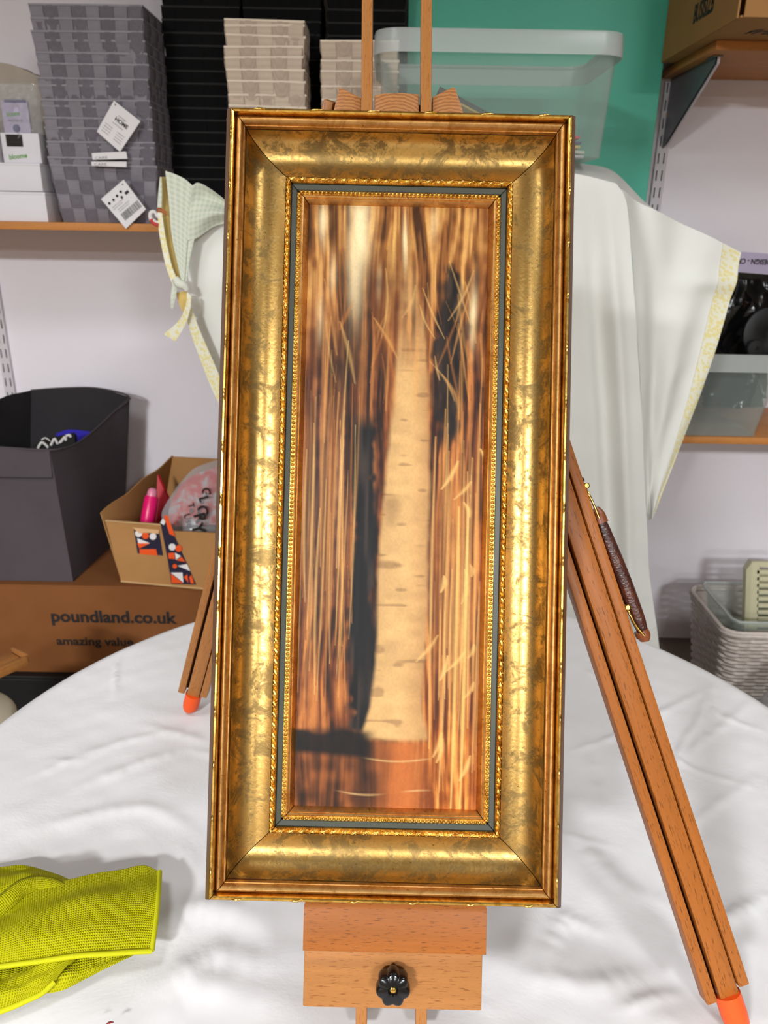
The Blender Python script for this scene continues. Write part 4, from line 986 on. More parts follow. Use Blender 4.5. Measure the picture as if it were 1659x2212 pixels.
gflap = g.copy(); V, Fc, uv = gridmesh(g); part('side_flap', r, V, Fc, MAT['sheet'], 179, uv)
# sag between the front and back ridges
bt = [P(1225, 348, DY + .32), P(1262, 354, DY + .32), P(1325, 370, DY + .30), P(1395, 438, DY + .2), P(1445, 470, DY + .12)]
bb = [P(1225, 386, DY + .03), P(1262, 390, DY + .03), P(1330, 408, DY + .03), P(1352, 440, DY + .045), P(1400, 464, DY + .110), P(1445, 488, DY + .105)]
g = coons(bt, bb, [bt[0], bb[0]], [bt[-1], bb[-1]], 40, 16); V, Fc, uv = gridmesh(g); part('shoulder_panel', r, V, Fc, MAT['sheet'], 179, uv)
# yellow hem on the flap, following its outer columns
du = np.gradient(gflap, axis=1); dv = np.gradient(gflap, axis=0); nn_ = np.cross(du, dv); nn_ /= np.maximum(np.linalg.norm(nn_, axis=2, keepdims=True), 1e-9)
if nn_[..., 1].mean() > 0: nn_ = -nn_
g = (gflap + nn_ * 0.0018)[:-2, 51:]; g[:, -1] += (gflap[:-2, -1] - gflap[:-2, -2]) * 0.15
V, Fc, uv = gridmesh(g, 0.0012, (0, -1, 0)); part('hem_trim', r, V, Fc, MAT['trim'], 60, uv)
# left corner: gingham lining turned out, yellow facing, knot and hem
GY = DY - 0.02
def gp(px, dy=0.0): return [P(x, y, GY + dy) for x, y in px]
gt = gp([(357, 369), (375, 375), (398, 386), (416, 401)]); gb_ = gp([(376, 545), (384, 580), (392, 600), (398, 622)])
g = coons(gt, gp([(390, 600), (397, 622)]), gp([(357, 369), (365, 440), (371, 510), (390, 600)]), gp([(416, 401), (410, 450), (405, 520), (397, 622)]), 18, 50)
V, Fc, uv = gridmesh(g, 0.001, (0, -1, 0)); part('gingham_lining', r, V, Fc, MAT['gingham'], 60, uv)
g = coons(gp([(416, 401), (428, 395), (455, 410), (500, 445)], .004), gp([(404, 520), (425, 514), (460, 490), (500, 478)], .002), gp([(416, 401), (408, 460), (404, 520)]), gp([(500, 445), (502, 460), (500, 478)], .01), 34, 30)
uu, ww = np.meshgrid(np.linspace(0, 1, 34), np.linspace(0, 1, 30)); g[..., 1] += 0.014 * np.sin(np.pi * ww * 2 + uu) * np.sin(np.pi * uu) + 0.01 * np.sin(ww * 9) * uu
V, Fc, uv = gridmesh(g, 0.001, (0, -1, 0)); part('gingham_fold', r, V, Fc, MAT['gingham'], 60, uv)
g = coons(gp([(404, 518), (420, 516)], .002), gp([(396, 624), (401, 626)], .002), gp([(404, 518), (401, 570), (396, 624)], .003), gp([(420, 516), (408, 570), (401, 626)], .003), 8, 24)
V, Fc, uv = gridmesh(g, 0.001, (0, -1, 0)); part('gingham_tail', r, V, Fc, MAT['gingham'], 60, uv)
g = coons(gp([(346, 382), (358, 382)], .004), gp([(376, 618), (394, 604)], .004), gp([(346, 382), (341, 440), (345, 500), (358, 570), (376, 618)], .006), gp([(358, 382), (366, 440), (372, 510), (394, 604)], .022), 10, 50)
V, Fc, uv = gridmesh(g, 0.001, (0, -1, 0)); part('yellow_facing', r, V, Fc, MAT['trim_plain'], 60, uv)
g = coons(gp([(346, 382), (349, 383)], .0), gp([(340, 448), (349, 449)], .0), gp([(346, 382), (342, 415), (340, 448)], .0), gp([(349, 383), (350, 415), (349, 449)], .0), 5, 20)
V, Fc, uv = gridmesh(g, 0.001, (0, -1, 0)); part('gingham_edge', r, V, Fc, MAT['gingham'], 60, uv)
g = coons(gp([(340, 458), (350, 460)], -.001), gp([(372, 614), (381, 600)], -.001), gp([(340, 458), (344, 505), (357, 570), (372, 614)], -.001), gp([(350, 460), (357, 510), (370, 570), (381, 600)], .0), 8, 40)
V, Fc, uv = gridmesh(g, 0.001, (0, -1, 0)); part('hem_trim', r, V, Fc, MAT['trim'], 60, uv)
for yy in (451, 456):
    v, f = tube(gp([(339, yy), (349, yy + 1), (360, yy + 8)], -.002), 0.0011, 6, 10); part('red_stitch', r, v, f, MAT['red_thread'], 60)
v, f = tube(gp([(342, 470), (334, 458), (326, 460), (325, 470), (331, 478), (342, 482)], .002), [0.004, 0.004, 0.005, 0.005, 0.006, 0.004], 7, 24); part('hanging_loop', r, v, f, MAT['offwhite'], 60)
v, f = tube(gp([(326, 474), (332, 482), (342, 487)], -.001), 0.0045, 7, 12); part('red_loop_edge', r, v, f, MAT['red_thread'], 60)
# knot and tails
v, f = tube(gp([(378, 600), (386, 612), (398, 618), (404, 628)], -.004), [0.008, 0.011, 0.010, 0.006], 9, 18); part('knot', r, v, f, MAT['gingham'], 60)
g = coons(gp([(373, 612), (384, 604)], -.006), gp([(369, 666), (374, 667)], -.006), gp([(373, 612), (369, 640), (369, 666)], -.008), gp([(384, 604), (380, 640), (374, 667)], -.006), 6, 16); V, Fc, uv = gridmesh(g, 0.001, (0, -1, 0)); part('gingham_tie', r, V, Fc, MAT['gingham'], 60, uv)
g = coons(gp([(380, 632), (404, 628)], .006), gp([(394, 674), (400, 676)], .006), gp([(380, 632), (386, 655), (394, 674)], .006), gp([(404, 628), (408, 650), (400, 676)], .006), 8, 16); V, Fc, uv = gridmesh(g, 0.001, (0, -1, 0)); part('facing_pocket', r, V, Fc, MAT['trim_plain'], 60, uv)
g = coons(gp([(404, 630), (413, 640)], -.004), gp([(354, 722), (379, 737)], -.008), gp([(404, 630), (402, 655), (388, 690), (354, 722)], -.006), gp([(413, 640), (411, 665), (401, 700), (379, 737)], -.006), 8, 30); V, Fc, uv = gridmesh(g, 0.001, (0, -1, 0)); part('yellow_tie', r, V, Fc, MAT['trim'], 60, uv)
g = coons(gp([(400, 672), (414, 664)], .0), gp([(505, 930), (535, 920)], .012), gp([(400, 672), (412, 720), (432, 775), (462, 850), (505, 930)], .008), gp([(414, 664), (428, 705), (456, 770), (490, 845), (535, 920)], .01), 8, 60); V, Fc, uv = gridmesh(g, 0.0012, (0, -1, 0)); part('hem_trim', r, V, Fc, MAT['trim'], 60, uv)

# ------------------------------------------------------------------ round table and its cloth
TC = np.array([0.040, 0.879]); TR_ = 0.698
r = root('round_table', (TC[0], TC[1], 0), 'round table hidden under the white tablecloth', 'table')
v, f = lathe([(TR_ - 0.012, TAB - 0.03), (TR_ - 0.008, TAB - 0.02), (TR_ - 0.008, TAB - 0.010), (TR_ - 0.012, TAB - 0.006)], 64, (TC[0], TC[1], 0)); part('tabletop', r, v, f, MAT['pine'])
for a in range(4):
    th = math.radians(45 + 90 * a); v, f = tube([(TC[0] + 0.5 * math.cos(th), TC[1] + 0.5 * math.sin(th), TAB - 0.03), (TC[0] + 0.54 * math.cos(th), TC[1] + 0.54 * math.sin(th), 0.0)], 0.018, 10, 4); part('leg', r, v, f, MAT['steel_dark'], 60)
def crease(x, y, pts, w, a):
    """soft ridge along a polyline on the cloth, a is its height at each point"""
    out = np.zeros_like(x); p = np.asarray(pts); lo, hi = p.min(0) - 4 * w, p.max(0) + 4 * w
    sel = (x > lo[0]) & (x < hi[0]) & (y > lo[1]) & (y < hi[1]); xs_, ys_ = x[sel], y[sel]; o = np.zeros_like(xs_)
    for k in range(len(p) - 1):
        (ax_, ay_), (bx_, by_) = p[k], p[k + 1]; dx, dy = bx_ - ax_, by_ - ay_; L2 = dx * dx + dy * dy + 1e-12
        t = np.clip(((xs_ - ax_) * dx + (ys_ - ay_) * dy) / L2, 0, 1); d = np.hypot(xs_ - ax_ - t * dx, ys_ - ay_ - t * dy)
        o = np.maximum(o, (a[k] * (1 - t) + a[k + 1] * t) * np.exp(-(d / w) ** 2))
    out[sel] = o; return out
CR_PX = [([(268, 1400), (248, 1450), (250, 1490), (240, 1505)], 0.004, 0.004), ([(1540, 1482), (1430, 1530), (1330, 1590), (1240, 1620)], 0.007, 0.004), ([(1540, 1482), (1500, 1560), (1460, 1640), (1640, 1700)], 0.006, 0.003), ([(1540, 1482), (1560, 1545), (1655, 1580)], 0.007, 0.003), ([(1460, 1640), (1640, 1500)], 0.008, 0.0025),
         ([(1300, 2010), (1210, 1980), (1180, 2050)], 0.012, 0.004), ([(1659, 1930), (1570, 1985), (1500, 2040)], 0.010, 0.005), ([(1420, 1830), (1560, 1720), (1659, 1660)], 0.008, 0.002), ([(330, 2010), (440, 1960), (560, 1985)], 0.02, 0.007), ([(360, 2120), (470, 2060), (600, 2075)], 0.018, 0.005), ([(340, 2180), (420, 2110), (600, 2160)], 0.02, 0.005), ([(160, 1700), (420, 1610)], 0.012, 0.0025), ([(20, 1690), (220, 1620), (400, 1570)], 0.010, 0.0025), ([(60, 1790), (300, 1740), (430, 1790)], 0.012, 0.003), ([(300, 1560), (440, 1600)], 0.010, 0.003), ([(1240, 1430), (1320, 1470), (1400, 1440)], 0.01, 0.003), ([(1240, 1800), (1330, 1900), (1450, 1960)], 0.014, 0.003), ([(1080, 2080), (1250, 2130), (1420, 2100)], 0.014, 0.004), ([(1340, 2180), (1480, 2140)], 0.008, 0.003), ([(1240, 1560), (1300, 1700), (1330, 1790)], 0.010, 0.002)]
_cr = np.random.default_rng(3); CRS = []
for pts, w, a in CR_PX:                           # soften each crease into a wandering ridge that fades at its ends
    q = catmull([PT(x, y)[:2] for x, y in pts], 26); ln_c = np.linalg.norm(q[-1] - q[0])
    q = q + np.cumsum(_cr.normal(0, 0.0011, q.shape), 0) * np.sin(np.linspace(0, np.pi, 26))[:, None]
    CRS.append((q, w, a * np.sin(np.linspace(0.12, np.pi - 0.12, 26)) ** 0.8 * _cr.uniform(0.55, 1.1, 26)))
for k in range(34):                               # and small random ones
    th = _cr.uniform(0, 2 * np.pi); rr0 = TR_ * math.sqrt(_cr.uniform(0.02, 0.9)); c = TC + rr0 * np.array([math.cos(th), math.sin(th)]); d = _cr.uniform(0, np.pi); le = _cr.uniform(0.03, 0.10)
    q = np.array([c + (t - 0.5) * le * np.array([math.cos(d), math.sin(d)]) for t in np.linspace(0, 1, 8)]); q += np.cumsum(_cr.normal(0, 0.002, q.shape), 0)
    CRS.append((q, _cr.uniform(0.005, 0.011), _cr.uniform(0.0006, 0.0018) * np.sin(np.linspace(0.15, np.pi - 0.15, 8))))
nr_, na = 240, 560
rad = np.r_[np.linspace(0.001, 1, nr_)] * TR_
ang = np.linspace(0, 2 * np.pi, na, endpoint=False)
RR, AA = np.meshgrid(rad, ang, indexing='ij'); X = TC[0] + RR * np.cos(AA); Y_ = TC[1] + RR * np.sin(AA)
hgt = 0.0012 * vnoise(X * 16, Y_ * 16, 41, 3) + 0.0006 * vnoise(X * 60, Y_ * 60, 42, 2)
for pts, w, a in CRS: hgt = hgt + crease(X, Y_, pts, w, a)
edge = np.clip((RR - (TR_ - 0.02)) / 0.02, 0, 1)
Zt = TAB - 0.0035 + np.clip(hgt, -0.0022, 0.009) * (1 - edge * 0.7) - 0.006 * edge ** 2
rings = [np.stack([X, Y_, Zt], -1)]
sk = []
for j, dz in enumerate((0.012, 0.03, 0.06, 0.11, 0.17, 0.24, 0.32)):
    a = ang; wv = 0.5 + 0.5 * np.sin(a * 17 + 0.6 * np.sin(a * 3)); k = min(1, dz / 0.2)
    R2 = TR_ + 0.004 + 0.05 * k * wv - 0.01 * k
    sk.append(np.stack([TC[0] + R2 * np.cos(a), TC[1] + R2 * np.sin(a), np.full_like(a, TAB - dz - 0.004)], -1))
G = np.concatenate([rings[0], np.array(sk)], 0); m = G.shape[0]
Fc = [(j * na + k, j * na + (k + 1) % na, (j + 1) * na + (k + 1) % na, (j + 1) * na + k) for j in range(m - 1) for k in range(na)] + [tuple(range(na))]
single('tablecloth', G.reshape(-1, 3), Fc, MAT['tablecloth'], 'white creased tablecloth on the round table under the easel', 'tablecloth', smooth=179)

# ------------------------------------------------------------------ framed painting
PW, PH = 0.330, 0.7567
ZL = 0.0479
lean, yaw, tw = 0.37988, -0.00077, -0.00651
def rotv(v, k, a): return v * math.cos(a) + np.cross(k, v) * math.sin(a) + k * (k @ v) * (1 - math.cos(a))
lu, lv, ln = np.array([1.0, 0, 0]), np.array([0, math.sin(lean), math.cos(lean)]), np.array([0, -math.cos(lean), math.sin(lean)])
lu, lv, ln = (rotv(q, np.array([0, 0, 1.0]), yaw) for q in (lu, lv, ln))
lu, lv = rotv(lu, ln, tw), rotv(lv, ln, tw)
LT = np.array([0.00794, 0.73324, -0.26769]) + CAM
def L(u, v, n): return LT + lu * u + lv * v + ln * n
def PL(x, y, n):                                 # pixel -> (u, v) in the picture's own plane at height n
    d = CR * (x - CX) / F - CU * (y - CY) / F + _f; t = ((LT + ln * n - CAM) @ ln) / (d @ ln)
    q = CAM + d * t - LT; return np.array([q @ lu, q @ lv])
HW, HH = PW / 2, PH / 2
fr = link('framed_painting', None, loc=tuple(LT)); fr.empty_display_size = 0.05
mf = Matrix.Identity(4)
for i in range(3): mf[i][0], mf[i][1], mf[i][2], mf[i][3] = lu[i], lv[i], ln[i], LT[i]
fr.matrix_basis = mf
setp(fr, 'tall painting in a wide antique gold frame on the easel', 'painting')
RZ = [0.0, math.pi / 2, math.pi, -math.pi / 2]   # left, bottom, right, top rails built as a left rail, then turned
def rail_pt(side, o, z, s):
    """o inwards from the lip edge, s -1..1 along the rail"""
    a, b = (HW, HH) if side in (0, 2) else (HH, HW)
    x, y = -(a - o), s * (b - o)
    c, q = [(1, 0), (0, 1), (-1, 0), (0, -1)][side]
    return (x * c - y * q, x * q + y * c, z)
def rail(nm, side, prof, mat, parent, smooth=30, nseg=2, gap=0.0005, fun=None):
    a, b = (HW, HH) if side in (0, 2) else (HH, HW)
    V = []; m = len(prof)
    for j in range(nseg):
        t = -1 + 2 * j / (nseg - 1)
        for o, z in prof:
            s = t * (1 - gap / (b - o)); zz = z if fun is None else z + fun(o, s * (b - o), j, nseg)
            V.append(rail_pt(side, o, zz, s))
    Fc = [(j * m + k, j * m + k + 1, (j + 1) * m + k + 1, (j + 1) * m + k) for j in range(nseg - 1) for k in range(m - 1)]
    Fc += [(j * m + m - 1, j * m, (j + 1) * m, (j + 1) * m + m - 1) for j in range(nseg - 1)]
    Fc += [tuple(range(m))[::-1], tuple((nseg - 1) * m + k for k in range(m))]
    return link(nm, mesh(nm, V, Fc, mat, smooth), parent)
def cove_z(s):                                   # scooped, lowest just past the middle
    return 0.0100 + 0.0262 * (1 - math.sqrt(max(0.0, 1 - ((0.62 - s) / 0.62) ** 2))) if s < 0.62 else 0.0100 + 0.0032 * ((s - 0.62) / 0.38) ** 2
cove = [(0.0130 + 0.0376 * s, cove_z(s)) for s in np.linspace(0.01, 1, 25)]
BK = -0.010
P_side = [(-0.0088, BK), (-0.0088, 0.020), (-0.0060, 0.034), (0.0, ZL - 0.0012), (0.0010, ZL - 0.004), (0.0010, BK)]
P_lip = [(0.0, BK + 0.03), (0.0, ZL - 0.0014), (0.0008, ZL), (0.0024, ZL + 0.0002), (0.0036, ZL - 0.0008), (0.0042, ZL - 0.003), (0.0044, 0.0405), (0.0044, BK + 0.03)]
P_bead = [(0.0044, BK + 0.02), (0.0044, 0.0395)] + [(0.0048 + 0.0068 * s, 0.0388 + 0.0050 * math.sin(math.pi * (0.08 + 0.92 * s)) ** 0.8) for s in np.linspace(0, 0.98, 9)] + [(0.0118, 0.0372), (0.0126, 0.0372), (0.0128, 0.0362), (0.0130, BK + 0.02)]
P_cove = [(0.0130, BK)] + cove + [(0.0506, BK)]
P_liner = [(0.0562, BK + 0.01), (0.0562, 0.0092), (0.0570, 0.0098), (0.0612, 0.0080), (0.0618, 0.0070), (0.0618, BK + 0.01)]
P_slip = [(0.0660, BK + 0.01), (0.0660, 0.0078), (0.0674, 0.0086), (0.0686, 0.0078), (0.0690, 0.0064), (0.0695, 0.0066), (0.0733, 0.0012), (0.0735, -0.0005), (0.0735, BK + 0.01)]
def leaf_fun(o, s, j, n):
    t = (o - 0.0508) / 0.0052
    if t < 0 or t > 1: return 0.0
    base = 0.0024 * math.sin(math.pi * min(1, max(0, t))) ** 0.6
    ph = 2 * math.pi * s / 0.0105 + 5.0 * t
    leaf = 0.0011 * math.sin(ph) + 0.0006 * math.sin(2.0 * ph + 3 * t)
    dart = 0.0009 * math.sin(2 * math.pi * s / 0.0022) * max(0, t - 0.62) * 2.2
    return base + (leaf if 0.05 < t < 0.8 else 0) + dart
names = ('left', 'bottom', 'right', 'top')
# bead mesh and twist mesh
twV, twF = tube([(-0.0016, -0.0060, 0.0000), (-0.0010, -0.0030, 0.0010), (0.0, 0.0, 0.0016), (0.0010, 0.0030, 0.0010), (0.0016, 0.0060, 0.0)], [0.0003, 0.0010, 0.0012, 0.0010, 0.0003], 6, 9)
twist_me = mesh('ribbon_twist', twV, twF, MAT['gold_lip'], 60)
for side in range(4):
    a, b = (HW, HH) if side in (0, 2) else (HH, HW)
    rl = rail('rail', side, P_cove, MAT['gold_cove'], fr); rl['label'] = names[side] + ' rail of the gold frame'
    rail('outer_side', side, P_side, MAT['frame_side'], rl)
    rail('lip', side, P_lip, MAT['gold_lip'], rl)
    rail('ogee_bead', side, P_bead, MAT['gold_bead'], rl)
    ls = int((b - 0.053) * 2 / 0.0006)
    pl = [(0.0506, BK + 0.02), (0.0507, 0.0122)] + [(0.0508 + 0.0052 * t, 0.0125) for t in np.linspace(0, 1, 9)] + [(0.0562, 0.0112), (0.0562, BK + 0.02)]
    rail('leaf_moulding', side, pl, MAT['gold_carved'], rl, 50, ls, fun=leaf_fun)
    rail('dark_liner', side, P_liner, MAT['liner'], rl)
    rail('slip', side, P_slip, MAT['gold_slip'], rl)
    ln_ = 2 * (b - 0.0640); n = int(ln_ / 0.0042); bl = []
    ev, ef = ell(0.0020, 0.0019, 0.0018, 8, 5)
    tx = boxv(-0.0021, 0.0021, -ln_ / 2, ln_ / 2, -0.004, -0.0004)
    for k in range(n):
        y = -ln_ / 2 + (k + 0.5) * ln_ / n
        bl.append(([(v[0], v[1] + y, v[2]) for v in ev], ef))
    bl.append((tx, BOXF)); V, Fc = merge(bl)
    c, q = [(1, 0), (0, 1), (-1, 0), (0, -1)][side]
    V = [((-(a - 0.0639) + x) * c - y * q, (-(a - 0.0639) + x) * q + y * c, z + 0.0078) for x, y, z in V]
    o = link('bead_row', mesh('bead_row', V, Fc, MAT['gold_carved'], 60), rl); o['kind'] = 'stuff'
    n = int(2 * b / 0.0485)
    for k in range(n):
        y = -b + (k + 0.5) * 2 * b / n
        t = link('ribbon_twist', twist_me, rl)
        x, yy, z = (-(a - 0.0018)) * c - y * q, (-(a - 0.0018)) * q + y * c, ZL - 0.0002
        t.matrix_basis = Matrix.Translation((x, yy, z)) @ Matrix.Rotation(RZ[side] + (0.32 if side in (0, 2) else 0.4), 4, 'Z')
link('backing_board', mesh('backing_board', boxv(-HW, HW, -HH, HH, BK - 0.002, BK + 0.004), BOXF, MAT['back_board']), fr)

# the canvas: a plain marsh scene of reeds and one pale birch trunk, painted per vertex
iw, ih = 0.1832, 0.6100
NX, NY = 200, 660
xs = np.linspace(0, 1, NX); ys = np.linspace(0, 1, NY); gx, gy = np.meshgrid(xs, ys)      # gy 0 at the top
def sm(a, b, t): t = np.clip((t - a) / (b - a), 0, 1); return t * t * (3 - 2 * t)
def L3(c): return np.array(lin(c)[:3])
def vn(fx, fy, seed, wx=0.0, wy=0.0):               # smooth value noise, fx x fy cells over the canvas, 0..1
    R = np.random.default_rng(seed).random((int(fy) + 4, int(fx) + 4)); X_ = np.clip((gx + wx) * fx, 0, fx + 1.9); Yv = np.clip((gy + wy) * fy, 0, fy + 1.9)
    xi, yi = X_.astype(int), Yv.astype(int); tx, ty = X_ - xi, Yv - yi; tx = tx * tx * (3 - 2 * tx); ty = ty * ty * (3 - 2 * ty)
    return (R[yi, xi] * (1 - tx) + R[yi, xi + 1] * tx) * (1 - ty) + (R[yi + 1, xi] * (1 - tx) + R[yi + 1, xi + 1] * tx) * ty
def over(col, m): global img; m = np.clip(m, 0, 1)[..., None]; img = img * (1 - m) + np.asarray(col) * m
wob = (vn(5, 9, 1) - 0.5) * 0.05
st = 0.55 * vn(46, 7, 2, wob) + 0.30 * vn(95, 16, 3, wob) + 0.15 * vn(26, 60, 4)
st2 = 0.6 * vn(7, 16, 5) + 0.4 * vn(18, 40, 6)
def ramp3(t, a, b, c):
    t = np.clip(t, 0, 1)[..., None]; return np.where(t < 0.5, L3(a) * (1 - 2 * t) + L3(b) * 2 * t, L3(b) * (2 - 2 * t) + L3(c) * (2 * t - 1))
tt = (st - 0.28) / 0.44
img = ramp3(tt, (62, 36, 24), (132, 76, 44), (196, 128, 72))
over(ramp3(tt, (116, 54, 22), (184, 104, 48), (238, 164, 88)), sm(0.30, 0.9, gy) * sm(0.55, 0.95, gx) * 0.85)
over(ramp3(tt, (96, 62, 34), (172, 118, 62), (236, 190, 118)), sm(0.34, 0.02, gy) * (0.35 + 0.65 * st2))
over(ramp3(tt, (66, 50, 44), (112, 84, 70), (156, 120, 98)), np.exp(-((gx - 0.12) / 0.16) ** 2 - ((gy - 0.47) / 0.16) ** 2) * 0.7)
for cx_, cy_, sx, sy, k in ((0.29, 0.03, 0.05, 0.09, 1.0), (0.27, 0.13, 0.04, 0.07, 0.95), (0.08, 0.03, 0.025, 0.035, 0.85), (0.54, 0.06, 0.014, 0.05, 0.8), (0.93, 0.18, 0.02, 0.05, 0.8), (0.14, 0.12, 0.022, 0.03, 0.7), (0.40, 0.13, 0.014, 0.025, 0.6), (0.07, 0.19, 0.02, 0.04, 0.5), (0.70, 0.03, 0.02, 0.03, 0.5)):
    over(L3((252, 230, 186)), np.exp(-((gx - cx_ + wob * 0.4) / sx) ** 2 - ((gy - cy_) / sy) ** 2) * (0.35 + 1.1 * st2) * k)
over(L3((46, 36, 32)), np.exp(-((gx - 0.24) / 0.15) ** 2 - ((gy - 0.27) / 0.09) ** 2) * (0.3 + 0.9 * st2))
over(L3((92, 46, 26)), np.exp(-((gx - 0.45) / 0.2) ** 2 - ((gy - 0.14) / 0.05) ** 2) * 0.5 * st2 * 2)
# dark shrub at the upper right and a dark rotten stump on the left
d = np.abs(gx - 0.80 - 0.10 * (vn(3, 12, 11) - 0.5)) - (0.09 * np.sqrt(np.clip(1 - ((gy - 0.25) / 0.16) ** 2, 0, 1)) - 0.005)
over(ramp3(vn(40, 30, 12), (24, 22, 22), (40, 36, 36), (70, 60, 54)), sm(0.03, -0.03, d + (vn(30, 60, 13) - 0.5) * 0.06) * sm(0.08, 0.11, gy) * sm(0.42, 0.38, gy) * 0.95)
d = np.abs(gx - 0.30 - 0.08 * gy - 0.06 * (vn(2, 9, 14) - 0.5)) - (0.055 + 0.05 * vn(2, 11, 15))
over(ramp3(vn(50, 16, 16), (22, 21, 22), (38, 35, 36), (74, 62, 56)), sm(0.025, -0.025, d + (vn(30, 90, 17) - 0.5) * 0.04) * sm(0.33, 0.38, gy) * sm(0.885, 0.87, gy))
# pale birch trunk with shaded right side, bark scars and a flared foot
bxc = 0.555 + 0.03 * np.sin(gy * 3.1 + 0.6) + 0.02 * (vn(2, 7, 18) - 0.5); bw = 0.062 + 0.072 * sm(0.10, 0.60, gy) + 0.05 * sm(0.80, 0.89, gy) ** 2 + 0.008 * (vn(2, 9, 19) - 0.5)
sh = np.clip((gx - bxc) / bw, -1, 1)
lit = np.clip(0.92 - 0.30 * np.clip(sh - 0.1, 0, 1) ** 1.5 - 0.16 * np.clip(-sh - 0.45, 0, 1) + 0.14 * (vn(14, 80, 20) - 0.5) + 0.10 * (vn(6, 20, 21) - 0.5), 0, 1.1)
bc = L3((226, 184, 128)) * lit[..., None]; bc = bc * (1 - 0.25 * np.clip(sh, 0, 1)[..., None]) + L3((208, 140, 86)) * 0.25 * np.clip(sh, 0, 1)[..., None]
sc_ = sm(0.78, 0.92, vn(9, 120, 22)) * 0.45 + sm(0.80, 0.95, vn(4, 30, 23)) * 0.5; bc = bc * (1 - sc_[..., None]) + L3((128, 92, 66)) * sc_[..., None]
mtr = sm(0.02, -0.014, np.abs(gx - bxc) - bw + (vn(24, 60, 24) - 0.5) * 0.008) * sm(0.905, 0.890, gy + 0.012 * vn(14, 4, 31)) * sm(0.10, 0.30, gy + 0.12 * (vn(12, 20, 25) - 0.5))
over(bc, mtr)
# still water below
wm = sm(0.862, 0.89, gy + 0.02 * (vn(10, 40, 26) - 0.5)) * (1 - mtr)
wc = ramp3(0.5 * tt + 0.5 * vn(20, 60, 27), (44, 30, 22), (112, 68, 40), (168, 102, 56))
rf = np.exp(-((gx - 0.60) / 0.13) ** 2)[..., None] * 0.8; wc = wc * (1 - rf) + L3((208, 124, 66)) * rf
rs = sm(0.62, 0.82, gx)[..., None] * 0.85; wc = wc * (1 - rs) + ramp3(tt, (150, 78, 30), (206, 124, 54), (244, 178, 96)) * rs
dd = (np.exp(-((gx - 0.38) / 0.06) ** 2) * 0.75)[..., None]; wc = wc * (1 - dd) + L3((32, 27, 26)) * dd
over(wc, wm)
over(L3((28, 26, 27)), sm(0.46, 0.36, gx) * sm(0.866, 0.88, gy + 0.02 * (vn(8, 60, 28) - 0.5)) * sm(0.918, 0.905, gy - 0.02 * gx) * 0.95)
for yc, xa, xb, am in ((0.918, 0.35, 0.78, 0.006), (0.972, 0.2, 0.52, 0.008), (0.975, 0.55, 0.78, -0.005)):
    yy = yc + am * np.sin((gx - xa) * 8); over(L3((232, 196, 140)), np.exp(-((gy - yy) / 0.0014) ** 2) * sm(xa, xa + 0.12, gx) * sm(xb, xb - 0.12, gx) * 0.6)
# reed blades
rr_ = np.random.default_rng(5)
def blade(x0, y0, x1, y1, w, col, k, bend):
    t = np.clip((gy - y0) / (y1 - y0), 0, 1); xc = x0 + (x1 - x0) * t + bend * np.sin(np.pi * t)
    over(col, np.exp(-((gx - xc) / (w * (0.3 + 0.7 * np.sin(np.pi * np.clip(t, 0.05, 0.95))))) ** 2) * ((gy > min(y0, y1)) & (gy < max(y0, y1))) * k)
RC = [(226, 168, 100), (206, 136, 74), (240, 194, 126), (110, 62, 34), (84, 48, 30)]
for q in range(120):
    lf = rr_.random() < 0.45; x = rr_.uniform(0.0, 0.30) if lf else rr_.uniform(0.73, 1.0)
    y1 = rr_.uniform(0.6, 0.87) if lf else rr_.uniform(0.7, 1.0); y0 = y1 - rr_.uniform(0.2, 0.55)
    blade(x + rr_.normal() * 0.02, max(0, y0), x, y1, rr_.uniform(0.004, 0.010), L3(RC[rr_.integers(5)]), rr_.uniform(0.25, 0.6), rr_.normal() * 0.006)
for q in range(40):
    x = rr_.uniform(0.02, 0.98); y0 = rr_.uniform(0.02, 0.28); blade(x, y0, x + rr_.normal() * 0.10, y0 + rr_.uniform(0.04, 0.14), rr_.uniform(0.005, 0.012), L3(RC[rr_.integers(3)]), rr_.uniform(0.2, 0.5), rr_.normal() * 0.015)
for q in range(16):
    x = rr_.uniform(0.74, 0.98); y0 = rr_.uniform(0.40, 0.92); blade(x, y0, x + rr_.uniform(-0.12, 0.05), y0 + rr_.uniform(0.02, 0.06), 0.014, L3((246, 202, 130)), rr_.uniform(0.4, 0.8), 0.01)
for xr in (0.86, 0.91): blade(xr + 0.01, 0.5, xr, 1.0, 0.012, L3((250, 206, 128)), 0.7, 0.004)
img = np.clip(np.clip(img, 0, 2) ** 1.16 * 0.86 * (0.94 + 0.12 * vn(120, 300, 30))[..., None], 0.004, 1)
VX = (gx - 0.5) * iw + 0.0002; VYc = (0.5 - gy) * ih
V = np.stack([VX, VYc, np.full_like(VX, 0.0004)], -1).reshape(-1, 3)
me = bpy.data.meshes.new('canvas'); nq = (NX - 1) * (NY - 1)
me.vertices.add(len(V)); me.vertices.foreach_set('co', V.astype(np.float32).ravel())
jj, ii = np.meshgrid(np.arange(NY - 1), np.arange(NX - 1), indexing='ij'); a0_ = (jj * NX + ii).ravel()
qd = np.stack([a0_, a0_ + NX, a0_ + NX + 1, a0_ + 1], 1).astype(np.int32)
me.loops.add(nq * 4); me.loops.foreach_set('vertex_index', qd.ravel())
me.polygons.add(nq); me.polygons.foreach_set('loop_start', np.arange(0, nq * 4, 4, dtype=np.int32)); me.update(calc_edges=True)
ca = me.color_attributes.new('paint', 'FLOAT_COLOR', 'POINT'); ca.data.foreach_set('color', np.concatenate([img.reshape(-1, 3), np.ones((NX * NY, 1))], 1).astype(np.float32).ravel())
